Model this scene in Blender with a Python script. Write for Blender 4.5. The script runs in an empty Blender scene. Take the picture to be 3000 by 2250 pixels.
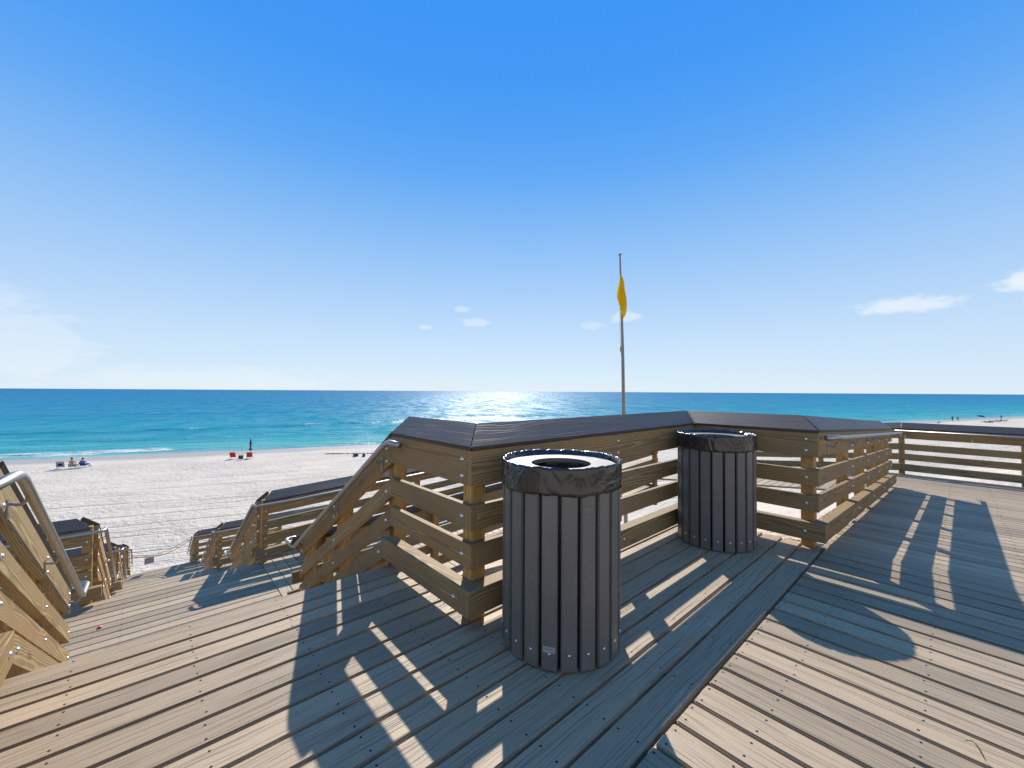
import bpy, bmesh, math, random
from mathutils import Vector, Matrix, noise
random.seed(7)
R = math.radians
sc = bpy.context.scene
COL = sc.collection

# ------------------------------------------------------------------ camera
YAW, PITCH, ROLL, FPX = R(41.913), R(1.0468), R(-0.346), 1178.93
def cam_axes():
    f = Vector((math.sin(YAW)*math.cos(PITCH), math.cos(YAW)*math.cos(PITCH), math.sin(PITCH)))
    r = Vector((math.cos(YAW), -math.sin(YAW), 0)); d = f.cross(r)
    c, s = math.cos(ROLL), math.sin(ROLL)
    return c*r + s*d, -s*r + c*d, f
_r, _d, _f = cam_axes()
cd = bpy.data.cameras.new('camera'); cam = bpy.data.objects.new('camera', cd); COL.objects.link(cam)
cd.sensor_width = 36.0; cd.lens = FPX/3000*36; cd.clip_start = 0.05; cd.clip_end = 80000
M = Matrix.Identity(4)
for i in range(3):
    M[i][0] = _r[i]; M[i][1] = -_d[i]; M[i][2] = -_f[i]
M[2][3] = 1.22
cam.matrix_world = M
sc.camera = cam

# ------------------------------------------------------------------ world
SUN_AZ, SUN_EL = R(40.4), R(36.2)          # azimuth from +Y towards +X
w = bpy.data.worlds.new('World'); sc.world = w; w.use_nodes = True
nt = w.node_tree; nt.nodes.clear()
def N(nt, t, **k):
    n = nt.nodes.new(t)
    for a, b in k.items(): setattr(n, a, b)
    return n
def L(nt, a, b): nt.links.new(a, b)
sky = N(nt, 'ShaderNodeTexSky', sky_type='NISHITA', sun_disc=False, sun_elevation=SUN_EL, sun_rotation=SUN_AZ,
        altitude=0, air_density=1.0, dust_density=0.0, ozone_density=2.0)
def math_n(nt, op, a, b=None, c=None, clamp=False):
    n = N(nt, 'ShaderNodeMath', operation=op, use_clamp=clamp)
    for i, v in enumerate((a, b, c)):
        if v is None: continue
        if isinstance(v, (int, float)): n.inputs[i].default_value = v
        else: L(nt, v, n.inputs[i])
    return n.outputs[0]
def mix_c(nt, fac, a, b, blend='MIX'):
    n = N(nt, 'ShaderNodeMix', data_type='RGBA', blend_type=blend)
    for s, v in ((n.inputs[0], fac), (n.inputs[6], a), (n.inputs[7], b)):
        if isinstance(v, (int, float)): s.default_value = v
        elif isinstance(v, tuple): s.default_value = (*v, 1)
        else: L(nt, v, s)
    return n.outputs[2]
def ramp(nt, fac, stops, interp='LINEAR'):
    n = N(nt, 'ShaderNodeValToRGB'); e = n.color_ramp; e.interpolation = interp
    while len(e.elements) < len(stops): e.elements.new(0.5)
    for el, (p, c) in zip(e.elements, stops):
        el.position = p; el.color = (*c, 1) if isinstance(c, tuple) else (c, c, c, 1)
    if fac is not None: L(nt, fac, n.inputs[0])
    return n.outputs[0]
SKY_STR = 0.10
tc = N(nt, 'ShaderNodeTexCoord')
sep = N(nt, 'ShaderNodeSeparateXYZ'); L(nt, tc.outputs['Generated'], sep.inputs[0])
def lin(c): return tuple(((x/255)/12.92 if x/255 <= .04045 else ((x/255+.055)/1.055)**2.4) for x in c)
# the physical sky is graded towards a saturated clear-day blue that deepens with elevation
grad = ramp(nt, math_n(nt, 'MAXIMUM', sep.outputs[2], 0.0), [(0.0, lin((216, 234, 250))), (.10, lin((200, 225, 250))), (.20, lin((178, 212, 249))),
        (.30, lin((152, 198, 248))), (.39, lin((125, 184, 247))), (.47, lin((97, 170, 248))), (.55, lin((75, 160, 248))), (.62, lin((62, 153, 248))), (.70, lin((56, 150, 248))), (1.0, lin((58, 148, 244)))])
az = math_n(nt, 'ARCTAN2', sep.outputs[0], sep.outputs[1]); el = math_n(nt, 'ARCSINE', sep.outputs[2])
cn = N(nt, 'ShaderNodeTexNoise'); mpc = N(nt, 'ShaderNodeMapping'); mpc.inputs['Scale'].default_value = (1, 1, 2.6)
L(nt, tc.outputs['Generated'], mpc.inputs[0]); L(nt, mpc.outputs[0], cn.inputs['Vector']); cn.inputs['Scale'].default_value = 14; cn.inputs['Detail'].default_value = 7; cn.inputs['Roughness'].default_value = .62
cnz = math_n(nt, 'SUBTRACT', cn.outputs[0], .5)
cn2 = N(nt, 'ShaderNodeTexNoise'); L(nt, mpc.outputs[0], cn2.inputs['Vector']); cn2.inputs['Scale'].default_value = 40; cn2.inputs['Detail'].default_value = 5
cn2z = math_n(nt, 'SUBTRACT', cn2.outputs[0], .5)
cl = None
# small fair-weather clouds: azimuth, elevation, half width, half height (degrees), density
for (a_, e_, w_, h_, k_) in ((85.9, 9.0, 4.4, 1.05, .62), (84.0, 9.3, 2.0, .9, .25), (94.6, 9.6, 2.6, 1.6, .8), (97.5, 10.2, 3.0, 2.0, .8), (34.6, 11.4, 1.3, .55, .40),
                             (36.8, 9.6, 2.2, .7, .38), (29.6, 8.8, 1.4, .55, .36), (53.0, 9.2, 2.2, .7, .25), (57.6, 10.2, 2.4, .9, .45), (-11.0, 4.0, 8.0, 4.6, .28), (6.0, 1.2, 16.0, 1.6, .22)):
    da = math_n(nt, 'DIVIDE', math_n(nt, 'SUBTRACT', az, R(a_)), R(w_)); de = math_n(nt, 'DIVIDE', math_n(nt, 'SUBTRACT', el, R(e_)), R(h_))
    d2 = math_n(nt, 'ADD', math_n(nt, 'MULTIPLY', da, da), math_n(nt, 'MULTIPLY', de, de))
    d2 = math_n(nt, 'ADD', math_n(nt, 'SQRT', d2), math_n(nt, 'ADD', math_n(nt, 'MULTIPLY', cnz, 2.0), math_n(nt, 'MULTIPLY', cn2z, .8)))
    mr = N(nt, 'ShaderNodeMapRange', interpolation_type='SMOOTHSTEP'); L(nt, d2, mr.inputs[0])
    for i_, v_ in ((1, .45), (2, 1.05), (3, k_), (4, 0.0)): mr.inputs[i_].default_value = v_
    cl = mr.outputs[0] if cl is None else math_n(nt, 'MAXIMUM', cl, mr.outputs[0])
skyc = mix_c(nt, cl, grad, (.93, .965, 1.0))
scale = N(nt, 'ShaderNodeVectorMath', operation='SCALE'); L(nt, skyc, scale.inputs[0]); scale.inputs['Scale'].default_value = .79/SKY_STR
skymix = mix_c(nt, .08, scale.outputs[0], sky.outputs[0])
bg = N(nt, 'ShaderNodeBackground'); L(nt, skymix, bg.inputs[0]); bg.inputs[1].default_value = SKY_STR
wo = N(nt, 'ShaderNodeOutputWorld'); L(nt, bg.outputs[0], wo.inputs[0])

# ------------------------------------------------------------------ sun
sd = bpy.data.lights.new('sun', 'SUN'); so = bpy.data.objects.new('sun', sd); COL.objects.link(so)
sd.energy = 5.0; sd.angle = R(0.53); sd.color = (1.0, 0.95, 0.885)
sdir = Vector((math.sin(SUN_AZ)*math.cos(SUN_EL), math.cos(SUN_AZ)*math.cos(SUN_EL), math.sin(SUN_EL)))
so.location = sdir*40; so.rotation_euler = sdir.to_track_quat('Z', 'Y').to_euler()
vs = sc.view_settings
vs.view_transform = 'Standard'; vs.look = 'None'; vs.exposure = 0.34; vs.gamma = 1.0
vs.use_curve_mapping = False
sc.cycles.use_denoising = True
sc.cycles.max_bounces = 6

# ------------------------------------------------------------------ materials
def new_mat(name):
    m = bpy.data.materials.new(name); m.use_nodes = True
    nt = m.node_tree; nt.nodes.clear()
    out = N(nt, 'ShaderNodeOutputMaterial'); b = N(nt, 'ShaderNodeBsdfPrincipled'); L(nt, b.outputs[0], out.inputs[0])
    return m, nt, b
def setv(b, **k):
    names = dict(rough='Roughness', metal='Metallic', spec='Specular IOR Level', base='Base Color', ior='IOR', coat='Coat Weight')
    for a, v in k.items():
        s = b.inputs[names[a]]
        s.default_value = (*v, 1) if isinstance(v, tuple) else v
def objcoord(nt, offs=True):
    t = N(nt, 'ShaderNodeTexCoord'); oi = N(nt, 'ShaderNodeObjectInfo')
    c = N(nt, 'ShaderNodeCombineXYZ')
    L(nt, math_n(nt, 'MULTIPLY', oi.outputs['Random'], 37.0), c.inputs[0])
    L(nt, math_n(nt, 'MULTIPLY', oi.outputs['Random'], 91.0), c.inputs[1])
    L(nt, math_n(nt, 'MULTIPLY', oi.outputs['Random'], 53.0), c.inputs[2])
    v = N(nt, 'ShaderNodeVectorMath', operation='ADD'); L(nt, t.outputs['Object'], v.inputs[0]); L(nt, c.outputs[0], v.inputs[1])
    return t.outputs['Object'], v.outputs[0], oi.outputs['Random']
def noise_n(nt, vec, scale=1, detail=2, rough=.5, dist=0.0, sc3=None):
    if sc3:
        m = N(nt, 'ShaderNodeMapping'); m.inputs['Scale'].default_value = sc3; L(nt, vec, m.inputs[0]); vec = m.outputs[0]
    n = N(nt, 'ShaderNodeTexNoise'); n.inputs['Scale'].default_value = scale; n.inputs['Detail'].default_value = detail
    n.inputs['Roughness'].default_value = rough; n.inputs['Distortion'].default_value = dist
    L(nt, vec, n.inputs['Vector']); return n.outputs[0]
def bump(nt, b, h, strength=.3, dist=.01, normal=None):
    n = N(nt, 'ShaderNodeBump'); n.inputs['Strength'].default_value = strength; n.inputs['Distance'].default_value = dist
    L(nt, h, n.inputs['Height'])
    if normal is not None: L(nt, normal, n.inputs['Normal'])
    if b is not None: L(nt, n.outputs[0], b.inputs['Normal'])
    return n.outputs[0]

def mat_composite(name, base, groove_dark, rough, grain=1.0, emboss=.4, tint=.12, dirt=.0):
    m, nt, b = new_mat(name)
    raw, v, rnd = objcoord(nt)
    wob = noise_n(nt, v, 1.0, 2, .5, sc3=(2.0, 9, 9))
    sh = N(nt, 'ShaderNodeVectorMath', operation='ADD'); L(nt, v, sh.inputs[0])
    cx = N(nt, 'ShaderNodeCombineXYZ'); L(nt, math_n(nt, 'MULTIPLY', math_n(nt, 'SUBTRACT', wob, .5), .05*grain), cx.inputs[1]); L(nt, cx.outputs[0], sh.inputs[1])
    g = noise_n(nt, sh.outputs[0], 1.0, 3, .55, sc3=(2.2/grain, 150/grain, 150/grain))
    gro = ramp(nt, g, [(.34, 0.0), (.46, 1.0)])
    fine = noise_n(nt, v, 1.0, 3, .6, sc3=(14, 420, 420))
    blot = noise_n(nt, v, 2.3, 4, .6)
    c0 = mix_c(nt, math_n(nt, 'MULTIPLY', rnd, 1.0), tuple(x*(1-tint) for x in base), tuple(min(1, x*(1+tint)) for x in (base[0], base[1]*.985, base[2]*.96)))
    c1 = mix_c(nt, math_n(nt, 'MULTIPLY', math_n(nt, 'SUBTRACT', 1.0, gro), groove_dark), c0, tuple(x*.3 for x in base))
    c2 = mix_c(nt, math_n(nt, 'MULTIPLY', ramp(nt, blot, [(.35, 0.0), (.75, 1.0)]), .25), c1, tuple(min(1, x*1.25) for x in base))
    c3 = mix_c(nt, math_n(nt, 'MULTIPLY', fine, .28), c2, tuple(x*.62 for x in base))
    if dirt:
        d = noise_n(nt, v, 1.1, 5, .7, sc3=(1.5, 5, 5)); c3 = mix_c(nt, math_n(nt, 'MULTIPLY', ramp(nt, d, [(.60, 0.0), (.74, 1.0)]), dirt), c3, (.60, .49, .34))
    L(nt, c3, b.inputs['Base Color'])
    rr = math_n(nt, 'ADD', rough, math_n(nt, 'MULTIPLY', math_n(nt, 'SUBTRACT', blot, .5), .25)); L(nt, rr, b.inputs['Roughness'])
    h = math_n(nt, 'ADD', gro, math_n(nt, 'MULTIPLY', fine, .35))
    bump(nt, b, h, emboss, .003)
    setv(b, spec=.4)
    return m
M_DECK = mat_composite('composite_decking', (.375, .275, .167), .62, .6, 1.0, .6, .32, .34)
M_CAP = mat_composite('composite_cap', (.10, .078, .060), .25, .54, 1.7, .32, .06)

def mat_wood(name, light, dark, green=.0, contrast=1.0):
    m, nt, b = new_mat(name)
    raw, v, rnd = objcoord(nt)
    sp = N(nt, 'ShaderNodeSeparateXYZ'); L(nt, raw, sp.inputs[0])
    lown = noise_n(nt, v, 1.0, 2, .45, sc3=(1.1, 4, 4))
    lown2 = noise_n(nt, v, 1.0, 2, .5, sc3=(1.4, 6, 6))
    oy = math_n(nt, 'MULTIPLY', math_n(nt, 'SUBTRACT', rnd, .5), .16)
    y = math_n(nt, 'ADD', sp.outputs[1], oy)
    y = math_n(nt, 'ADD', y, math_n(nt, 'MULTIPLY', math_n(nt, 'SUBTRACT', lown, .5), .10))
    z = math_n(nt, 'ADD', sp.outputs[2], math_n(nt, 'ADD', .018, math_n(nt, 'MULTIPLY', lown2, .035)))
    r = math_n(nt, 'SQRT', math_n(nt, 'ADD', math_n(nt, 'MULTIPLY', y, y), math_n(nt, 'MULTIPLY', z, z)))
    s = math_n(nt, 'SINE', math_n(nt, 'MULTIPLY', r, 720.0))
    s = math_n(nt, 'ADD', math_n(nt, 'MULTIPLY', s, .5), .5)
    s = math_n(nt, 'POWER', s, 1.6)
    fib = noise_n(nt, v, 1.0, 3, .6, sc3=(7, 330, 330))
    # knots
    vo = N(nt, 'ShaderNodeTexVoronoi'); mp = N(nt, 'ShaderNodeMapping'); mp.inputs['Scale'].default_value = (2.6, 9, 9)
    L(nt, v, mp.inputs[0]); L(nt, mp.outputs[0], vo.inputs['Vector']); vo.inputs['Scale'].default_value = 1.0
    kn = ramp(nt, vo.outputs['Distance'], [(.05, 1.0), (.16, .25), (.24, 0.0)])
    wn = N(nt, 'ShaderNodeTexWhiteNoise', noise_dimensions='1D'); L(nt, rnd, wn.inputs['W'])
    md = tuple((a+c)/2 for a, c in zip(light, dark)); k_ = .35+green
    gy = tuple(a*(1-k_)+b_*k_*1.0 for a, b_ in zip(light, (.235, .195, .13))); gn = tuple(a*(1-k_*1.6)+b_*k_*1.6 for a, b_ in zip(light, (.25, .275, .145))) if k_ > .3 else light
    base = ramp(nt, wn.outputs['Value'], [(0.0, light), (.25, md), (.45, gy), (.62, gn), (.78, light), (1.0, md)])
    blot = noise_n(nt, v, 1.6, 4, .6)
    gr = ramp(nt, math_n(nt, 'ADD', math_n(nt, 'MULTIPLY', blot, .8), math_n(nt, 'MULTIPLY', rnd, .35)), [(.48, 0.0), (.72, 1.0)])
    base = mix_c(nt, math_n(nt, 'MULTIPLY', gr, .35+green), base, (.27, .275, .15))
    bl2 = noise_n(nt, v, 3.5, 4, .65, sc3=(.5, 1, 1))
    base = mix_c(nt, math_n(nt, 'MULTIPLY', ramp(nt, bl2, [(.5, 0.0), (.72, 1.0)]), .45), base, (dark[0]*1.15, dark[1]*1.0, dark[2]*1.0))
    c = mix_c(nt, math_n(nt, 'MULTIPLY', math_n(nt, 'SUBTRACT', 1.0, s), .70*contrast), base, tuple(x*.55 for x in dark))
    c = mix_c(nt, math_n(nt, 'MULTIPLY', fib, .3), c, dark)
    c = mix_c(nt, math_n(nt, 'MULTIPLY', kn, .75), c, tuple(x*.42 for x in dark))
    chk = ramp(nt, noise_n(nt, v, 1.0, 4, .7, .3, sc3=(1.3, 60, 60)), [(.66, 0.0), (.70, 1.0)])
    c = mix_c(nt, math_n(nt, 'MULTIPLY', chk, .55), c, tuple(x*.25 for x in dark))
    wea = noise_n(nt, v, 1.0, 5, .7, .4, sc3=(1.2, 3.5, 3.5))
    c = mix_c(nt, math_n(nt, 'MULTIPLY', ramp(nt, wea, [(.52, 0.0), (.70, 1.0)]), .42), c, (.17, .13, .085))
    L(nt, c, b.inputs['Base Color']); setv(b, rough=.68, spec=.3)
    bump(nt, b, math_n(nt, 'ADD', s, math_n(nt, 'MULTIPLY', fib, .6)), .22, .002)
    return m
M_WOOD = mat_wood('treated_pine', (.52, .345, .145), (.25, .14, .05))
M_POST = mat_wood('treated_pine_post', (.56, .35, .12), (.34, .18, .05), -.25, .8)

def mat_plain(name, base, rough=.5, metal=0.0, spec=.5, bumps=None, vary=.1):
    m, nt, b = new_mat(name)
    raw, v, rnd = objcoord(nt)
    n = noise_n(nt, v, bumps[0] if bumps else 8, 4, .6)
    c = mix_c(nt, n, tuple(x*(1-vary) for x in base), tuple(min(1, x*(1+vary)) for x in base))
    L(nt, c, b.inputs['Base Color']); setv(b, rough=rough, metal=metal, spec=spec)
    if bumps: bump(nt, b, n, bumps[1], bumps[2])
    return m
M_STEEL = mat_plain('stainless_steel', (.37, .355, .33), .44, 1.0, vary=.18)
M_GALV = mat_plain('galvanised_bolt', (.70, .68, .66), .35, 1.0)
M_SCREW = mat_plain('screw_hole', (.022, .019, .016), .9, spec=.05)
M_JOIST = mat_plain('joist_timber', (.16, .11, .065), .8, bumps=(20, .2, .004), vary=.3)
def mat_slat():
    m, nt, b = new_mat('recycled_plastic_slat')
    raw, v, rnd = objcoord(nt)
    sp = noise_n(nt, v, 420, 2, .6); bl = noise_n(nt, v, 5, 4, .6)
    c = mix_c(nt, ramp(nt, sp, [(.35, 0.0), (.68, 1.0)]), (.082, .077, .067), (.185, .174, .152))
    c = mix_c(nt, math_n(nt, 'MULTIPLY', ramp(nt, bl, [(.45, 0.0), (.8, 1.0)]), .3), c, (.22, .205, .175))
    stk = noise_n(nt, v, 1.0, 4, .7, .2, sc3=(30, 30, 1.6)); c = mix_c(nt, math_n(nt, 'MULTIPLY', ramp(nt, stk, [(.60, 0.0), (.78, 1.0)]), .35), c, (.36, .33, .28))
    L(nt, c, b.inputs['Base Color']); setv(b, rough=.42, spec=.5); bump(nt, b, sp, .12, .001); return m
M_SLAT = mat_slat()
M_CANLINER = mat_plain('bin_core', (.012, .012, .013), .6)
M_LID = mat_plain('bin_lid', (.185, .155, .118), .5, bumps=(60, .15, .002))
def mat_bag():
    m, nt, b = new_mat('black_bag_plastic')
    raw, v, rnd = objcoord(nt)
    a = noise_n(nt, v, 6, 2, .5, 1.8, sc3=(1, 1, .8)); c = noise_n(nt, v, 22, 2, .5, 1.0, sc3=(1.6, 1.6, .5))
    h = math_n(nt, 'ADD', a, math_n(nt, 'MULTIPLY', c, .25))
    setv(b, base=(.020, .021, .018), rough=.19, spec=.6); bump(nt, b, h, .55, .03); return m
M_BAG = mat_bag()
M_TAG = mat_plain('tag_plate', (.32, .32, .31), .5, vary=.05)
M_INK = mat_plain('tag_ink', (.03, .03, .03), .7)

# ------------------------------------------------------------------ geometry helpers
def link(o, parent=None, loc=None):
    COL.objects.link(o)
    if parent is not None: o.parent = parent
    return o
def thing(name, label, cat, loc=(0, 0, 0), group=None, kind=None):
    o = bpy.data.objects.new(name, None); o.empty_display_size = .1; o.location = loc; COL.objects.link(o); WM[o.name] = Matrix.Translation(loc)
    if label: o['label'] = label
    if cat: o['category'] = cat
    if group: o['group'] = group
    if kind: o['kind'] = kind
    return o
def tag(o, label=None, cat=None, group=None, kind=None):
    for k, v in (('label', label), ('category', cat), ('group', group), ('kind', kind)):
        if v: o[k] = v
    return o
WM = {}
def place(o, parent, M):
    """o gets world matrix M"""
    link(o, parent); WM[o.name] = M.copy()
    o.matrix_basis = WM[parent.name].inverted() @ M if parent is not None else M
def _abs(o): return WM[o.name].translation.copy()
def mesh_obj(name, verts, faces, mat, smooth=False):
    me = bpy.data.meshes.new(name); me.from_pydata(verts, [], faces); me.update()
    if mat: me.materials.append(mat)
    if smooth:
        for p in me.polygons: p.use_smooth = True
    return bpy.data.objects.new(name, me)
def bm_obj(name, bm, mat, smooth=False):
    me = bpy.data.meshes.new(name); bm.to_mesh(me); bm.free()
    if mat: me.materials.append(mat)
    if smooth:
        for p in me.polygons: p.use_smooth = True
    return bpy.data.objects.new(name, me)
def V(*a): return Vector(a)

def plank(name, parent, mat, p0, p1, wv, w, t, pl0=None, pl1=None, bev=.003, seg=1):
    """board from p0 to p1 (centre line), width w along wv, thickness t; ends cut by planes (point, normal)."""
    p0 = Vector(p0); p1 = Vector(p1); d = (p1-p0); ln = d.length; d.normalize()
    wv = Vector(wv); wv = (wv - d*wv.dot(d)).normalized(); tv = d.cross(wv)
    c = (p0+p1)/2
    bm = bmesh.new(); vs = []
    for sx, pl in ((-1, pl0), (1, pl1)):
        for sy, sz in ((-1, -1), (1, -1), (1, 1), (-1, 1)):
            wp = c + d*(sx*ln/2) + wv*(sy*w/2) + tv*(sz*t/2)
            if pl is not None:
                P, n = Vector(pl[0]), Vector(pl[1]); k = (P-wp).dot(n)/d.dot(n); wp = wp + d*k
            q = wp-c
            vs.append(bm.verts.new((q.dot(d), q.dot(wv), q.dot(tv))))
    for f in ((0, 1, 2, 3), (7, 6, 5, 4), (0, 4, 5, 1), (1, 5, 6, 2), (2, 6, 7, 3), (3, 7, 4, 0)):
        bm.faces.new([vs[i] for i in f])
    bmesh.ops.recalc_face_normals(bm, faces=bm.faces)
    if bev: bmesh.ops.bevel(bm, geom=bm.edges[:], offset=bev, segments=seg, affect='EDGES', clamp_overlap=True)
    o = bm_obj(name, bm, mat)
    Mx = Matrix.Identity(4)
    for i in range(3): Mx[i][0] = d[i]; Mx[i][1] = wv[i]; Mx[i][2] = tv[i]; Mx[i][3] = c[i]
    place(o, parent, Mx); return o
def boxo(name, parent, mat, lo, hi, bev=.003):
    lo, hi = Vector(lo), Vector(hi); s = hi-lo; c = (lo+hi)/2
    ax = max(range(3), key=lambda i: s[i]); h = Vector((0, 0, 0)); h[ax] = s[ax]/2
    oth = [i for i in range(3) if i != ax]; wv = Vector((0, 0, 0)); wi = max(oth, key=lambda i: s[i]); wv[wi] = 1
    ti = [i for i in oth if i != wi][0]
    return plank(name, parent, mat, c-h, c+h, wv, s[wi], s[ti], bev=bev)
def tube_mesh(path, r, seg=10, corner=.05, cseg=4):
    """round bar along path with rounded corners -> verts, faces"""
    P = [Vector(p) for p in path]; pts = [P[0]]
    for a, b, c in zip(P, P[1:], P[2:]):
        d0 = (a-b); d1 = (c-b); k = min(corner, d0.length*.45, d1.length*.45)
        q0 = b+d0.normalized()*k; q1 = b+d1.normalized()*k
        for i in range(cseg+1):
            t = i/cseg; pts.append(q0*(1-t)**2 + b*2*t*(1-t) + q1*t*t)
    pts.append(P[-1])
    rad = r if callable(r) else (lambda t: r)
    vs, fs = [], []
    t0 = (pts[1]-pts[0]).normalized(); up = Vector((0, 0, 1)) if abs(t0.z) < .9 else Vector((1, 0, 0))
    n = t0.cross(up).normalized(); L_ = len(pts)
    for i, p in enumerate(pts):
        t = (pts[min(i+1, L_-1)]-pts[max(i-1, 0)]).normalized()
        n = (n - t*n.dot(t)).normalized(); b = t.cross(n)
        for j in range(seg):
            a = 2*math.pi*j/seg; vs.append(p + (n*math.cos(a)+b*math.sin(a))*rad(i/(L_-1)))
    for i in range(L_-1):
        for j in range(seg):
            a = i*seg+j; c = i*seg+(j+1) % seg; fs.append((a, c, c+seg, a+seg))
    fs.append(tuple(range(seg-1, -1, -1))); fs.append(tuple(range((L_-1)*seg, L_*seg)))
    return vs, fs
def tube(name, parent, mat, path, r, seg=10, corner=.05, cseg=4):
    vs, fs = tube_mesh(path, r, seg, corner, cseg)
    o0 = Vector(path[0]); o = mesh_obj(name, [v-o0 for v in vs], fs, mat, True)
    place(o, parent, Matrix.Translation(o0)); return o
# shared bolt meshes (domes), one per facing
def dome_mesh(n, r=.0135, h=.009):
    n = Vector(n).normalized(); q = n.to_track_quat('Z', 'Y').to_matrix()
    vs, fs = [], []
    rings = [(1.0, 0.0), (.92, .45), (.6, .85)]
    for a, b in rings:
        for j in range(8):
            t = 2*math.pi*j/8; vs.append(q @ Vector((r*a*math.cos(t), r*a*math.sin(t), h*b)))
    vs.append(q @ Vector((0, 0, h)))
    for i in range(2):
        for j in range(8): fs.append((i*8+j, i*8+(j+1) % 8, (i+1)*8+(j+1) % 8, (i+1)*8+j))
    for j in range(8): fs.append((16+j, 16+(j+1) % 8, 24))
    me = bpy.data.meshes.new('bolt'); me.from_pydata(vs, [], fs); me.materials.append(M_GALV)
    for p in me.polygons: p.use_smooth = True
    return me
_dome = {}
def bolt(parent, p, n):
    k = tuple(round(x, 2) for x in n)
    if k not in _dome: _dome[k] = dome_mesh(n)
    o = bpy.data.objects.new('bolt', _dome[k]); place(o, parent, Matrix.Translation(Vector(p)))

# ------------------------------------------------------------------ railings
BT, PW = .038, .089
LEV = dict(b1=(.72, .905), b2=(.488, .615), b3=(.286, .414), curb=(.072, .206))
UZ = Vector((0, 0, 1))
def railing(label, A, B, n, zA, zB, posts, ends=None, cut=None, capcut=None, pipe=None, pipe_ext=(0, 0), brackets=(), group=None,
            levels=('b1', 'b2', 'b3', 'curb'), cap=True, post_low=.45, post_top=.93, bolts=True, post_base=None):
    """A,B: plan points on the posts' inner face line. n: plan normal to the walking side. zA,zB deck heights at A and B.
    ends[level]=(ea,eb) extends the boards past A/B. cut: vertical plane normals."""
    A = Vector((*A, 0)); B = Vector((*B, 0)); n = Vector((*n, 0)).normalized()
    u = (B-A); ln = u.length; u.normalize()
    zat = lambda s: zA+(zB-zA)*s/ln
    pt = lambda s, o, z: A+u*s+n*o+UZ*(zat(s)+z)
    root = thing('railing', label, 'railing', pt(ln/2, 0, 0), group)
    for s in posts:
        ps = s+PW/2
        top = pt(ps, -PW/2, post_top); lo = pt(ps, -PW/2, -post_low)
        plank('post', root, M_POST, lo, top, u, PW, PW, bev=.004)
    e = dict(b1=(0, 0), b2=(0, 0), b3=(0, 0), curb=(0, 0), cap=(0, 0)); e.update(ends or {})
    for lv in levels:
        z0, z1 = LEV[lv]; th = PW if lv == 'curb' else BT
        ea, eb = e[lv]; zc = (z0+z1)/2
        slope = math.atan((zB-zA)/ln); wd = (z1-z0)
        pa, pb = pt(-ea, th/2, zc), pt(ln+eb, th/2, zc)
        o = plank('rail_board' if lv != 'curb' else 'curb_board', root, M_WOOD, pa, pb, UZ, wd*math.cos(slope) if abs(slope) > .2 else wd, th-.0005,
                  (pa, u), (pb, u), bev=.003)
        if bolts:
            for s in posts:
                for zz in ((z0+.045, z1-.05) if lv == 'b1' else (zc,)):
                    ss = s+PW*.5
                    if -ea < ss < ln+eb: bolt(root, pt(ss, th, zz), n)
    if cap:
        ea, eb = e['cap']
        inn = .038+.013; W0 = Vector((0, 0, .12))-n*.15
        d = (u*ln+UZ*(zB-zA)).normalized()
        W = (W0-d*W0.dot(d)).normalized(); T = W.cross(d)
        if T.z < 0: T = -T
        wdt = .186
        base = lambda s: pt(s, inn, .925)+W*(wdt/2)-T*.022
        pa, pb = base(-ea), base(ln+eb)
        ca = (pt(-ea, inn, .925), Vector((*capcut[0], 0))) if capcut and capcut[0] else (pa, u)
        cb = (pt(ln+eb, inn, .925), Vector((*capcut[1], 0))) if capcut and capcut[1] else (pb, u)
        plank('cap', root, M_CAP, pa, pb, W, wdt, .044, ca, cb, bev=.006, seg=2)
        nail = [pt(s, -.055, 0) for s in posts]
    if pipe is not None:
        hr = tube('handrail', root, M_STEEL, [Vector(p) for p in pipe], .0195, 12, .06, 5)
        for s in brackets:
            q0 = pt(s, BT, .755); q1 = pt(s, BT+.045, .785); q2 = pt(s, BT+.058, .815); q3 = pt(s, BT+.066, .830)
            vs, fs = tube_mesh([pt(s, BT+.004, .80), q1, q2, q3], .007, 6, .02, 3)
            bm = bmesh.new(); bv = [bm.verts.new(v-q0) for v in vs]
            for f in fs: bm.faces.new([bv[i] for i in f])
            c = pt(s, BT+.003, .775)-q0
            for sx in (-1, 1):
                pass
            r = bmesh.ops.create_cube(bm, size=1.0)
            ang = math.atan2(u.y, u.x)
            bmesh.ops.scale(bm, vec=(.028, .006, .09), verts=r['verts'])
            bmesh.ops.rotate(bm, cent=(0, 0, 0), matrix=Matrix.Rotation(ang, 3, 'Z'), verts=r['verts'])
            bmesh.ops.translate(bm, vec=c, verts=r['verts'])
            o = bm_obj('bracket', bm, M_STEEL); place(o, hr, Matrix.Translation(q0))
    return root

X_R, X_L = 1.291, -.497          # post faces at the stair
S45 = math.sqrt(.5)
# upper platform
railing('short sloped-cap railing from the stair head to the corner by the nearer bin', (X_R, 1.748), (X_R, 2.66), (-1, 0), 0, 0, (0, .912),
        ends=dict(b1=(-.002, -.015), b2=(.036, -.015), b3=(.036, -.015), curb=(-.002, 0), cap=(.051, -.015)), capcut=((-1, 1), None),
        brackets=())
railing('railing right behind the two bins, between its two platform corners', (X_R, 1.748), (3.927, 1.748), (0, -1), 0, 0, (1.27, 2.636),
        ends=dict(b1=(.038, -.0), b2=(-.001, 0), b3=(-.001, 0), curb=(.089, -.089), cap=(.051, -.051)), capcut=((1, -1), (1, -1)))
railing('railing beside the farther bin, running from the back corner to the ramp', (3.927, 1.748), (3.927, .782), (-1, 0), 0, 0, (.877,),
        ends=dict(b1=(-.04, .038), b2=(-.04, .038), b3=(-.04, .038), curb=(-.09, .089), cap=(-.051, .051)), capcut=((-1, 1), (-1, 1)))
RS = -.0558
RX0 = 4.05
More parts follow.
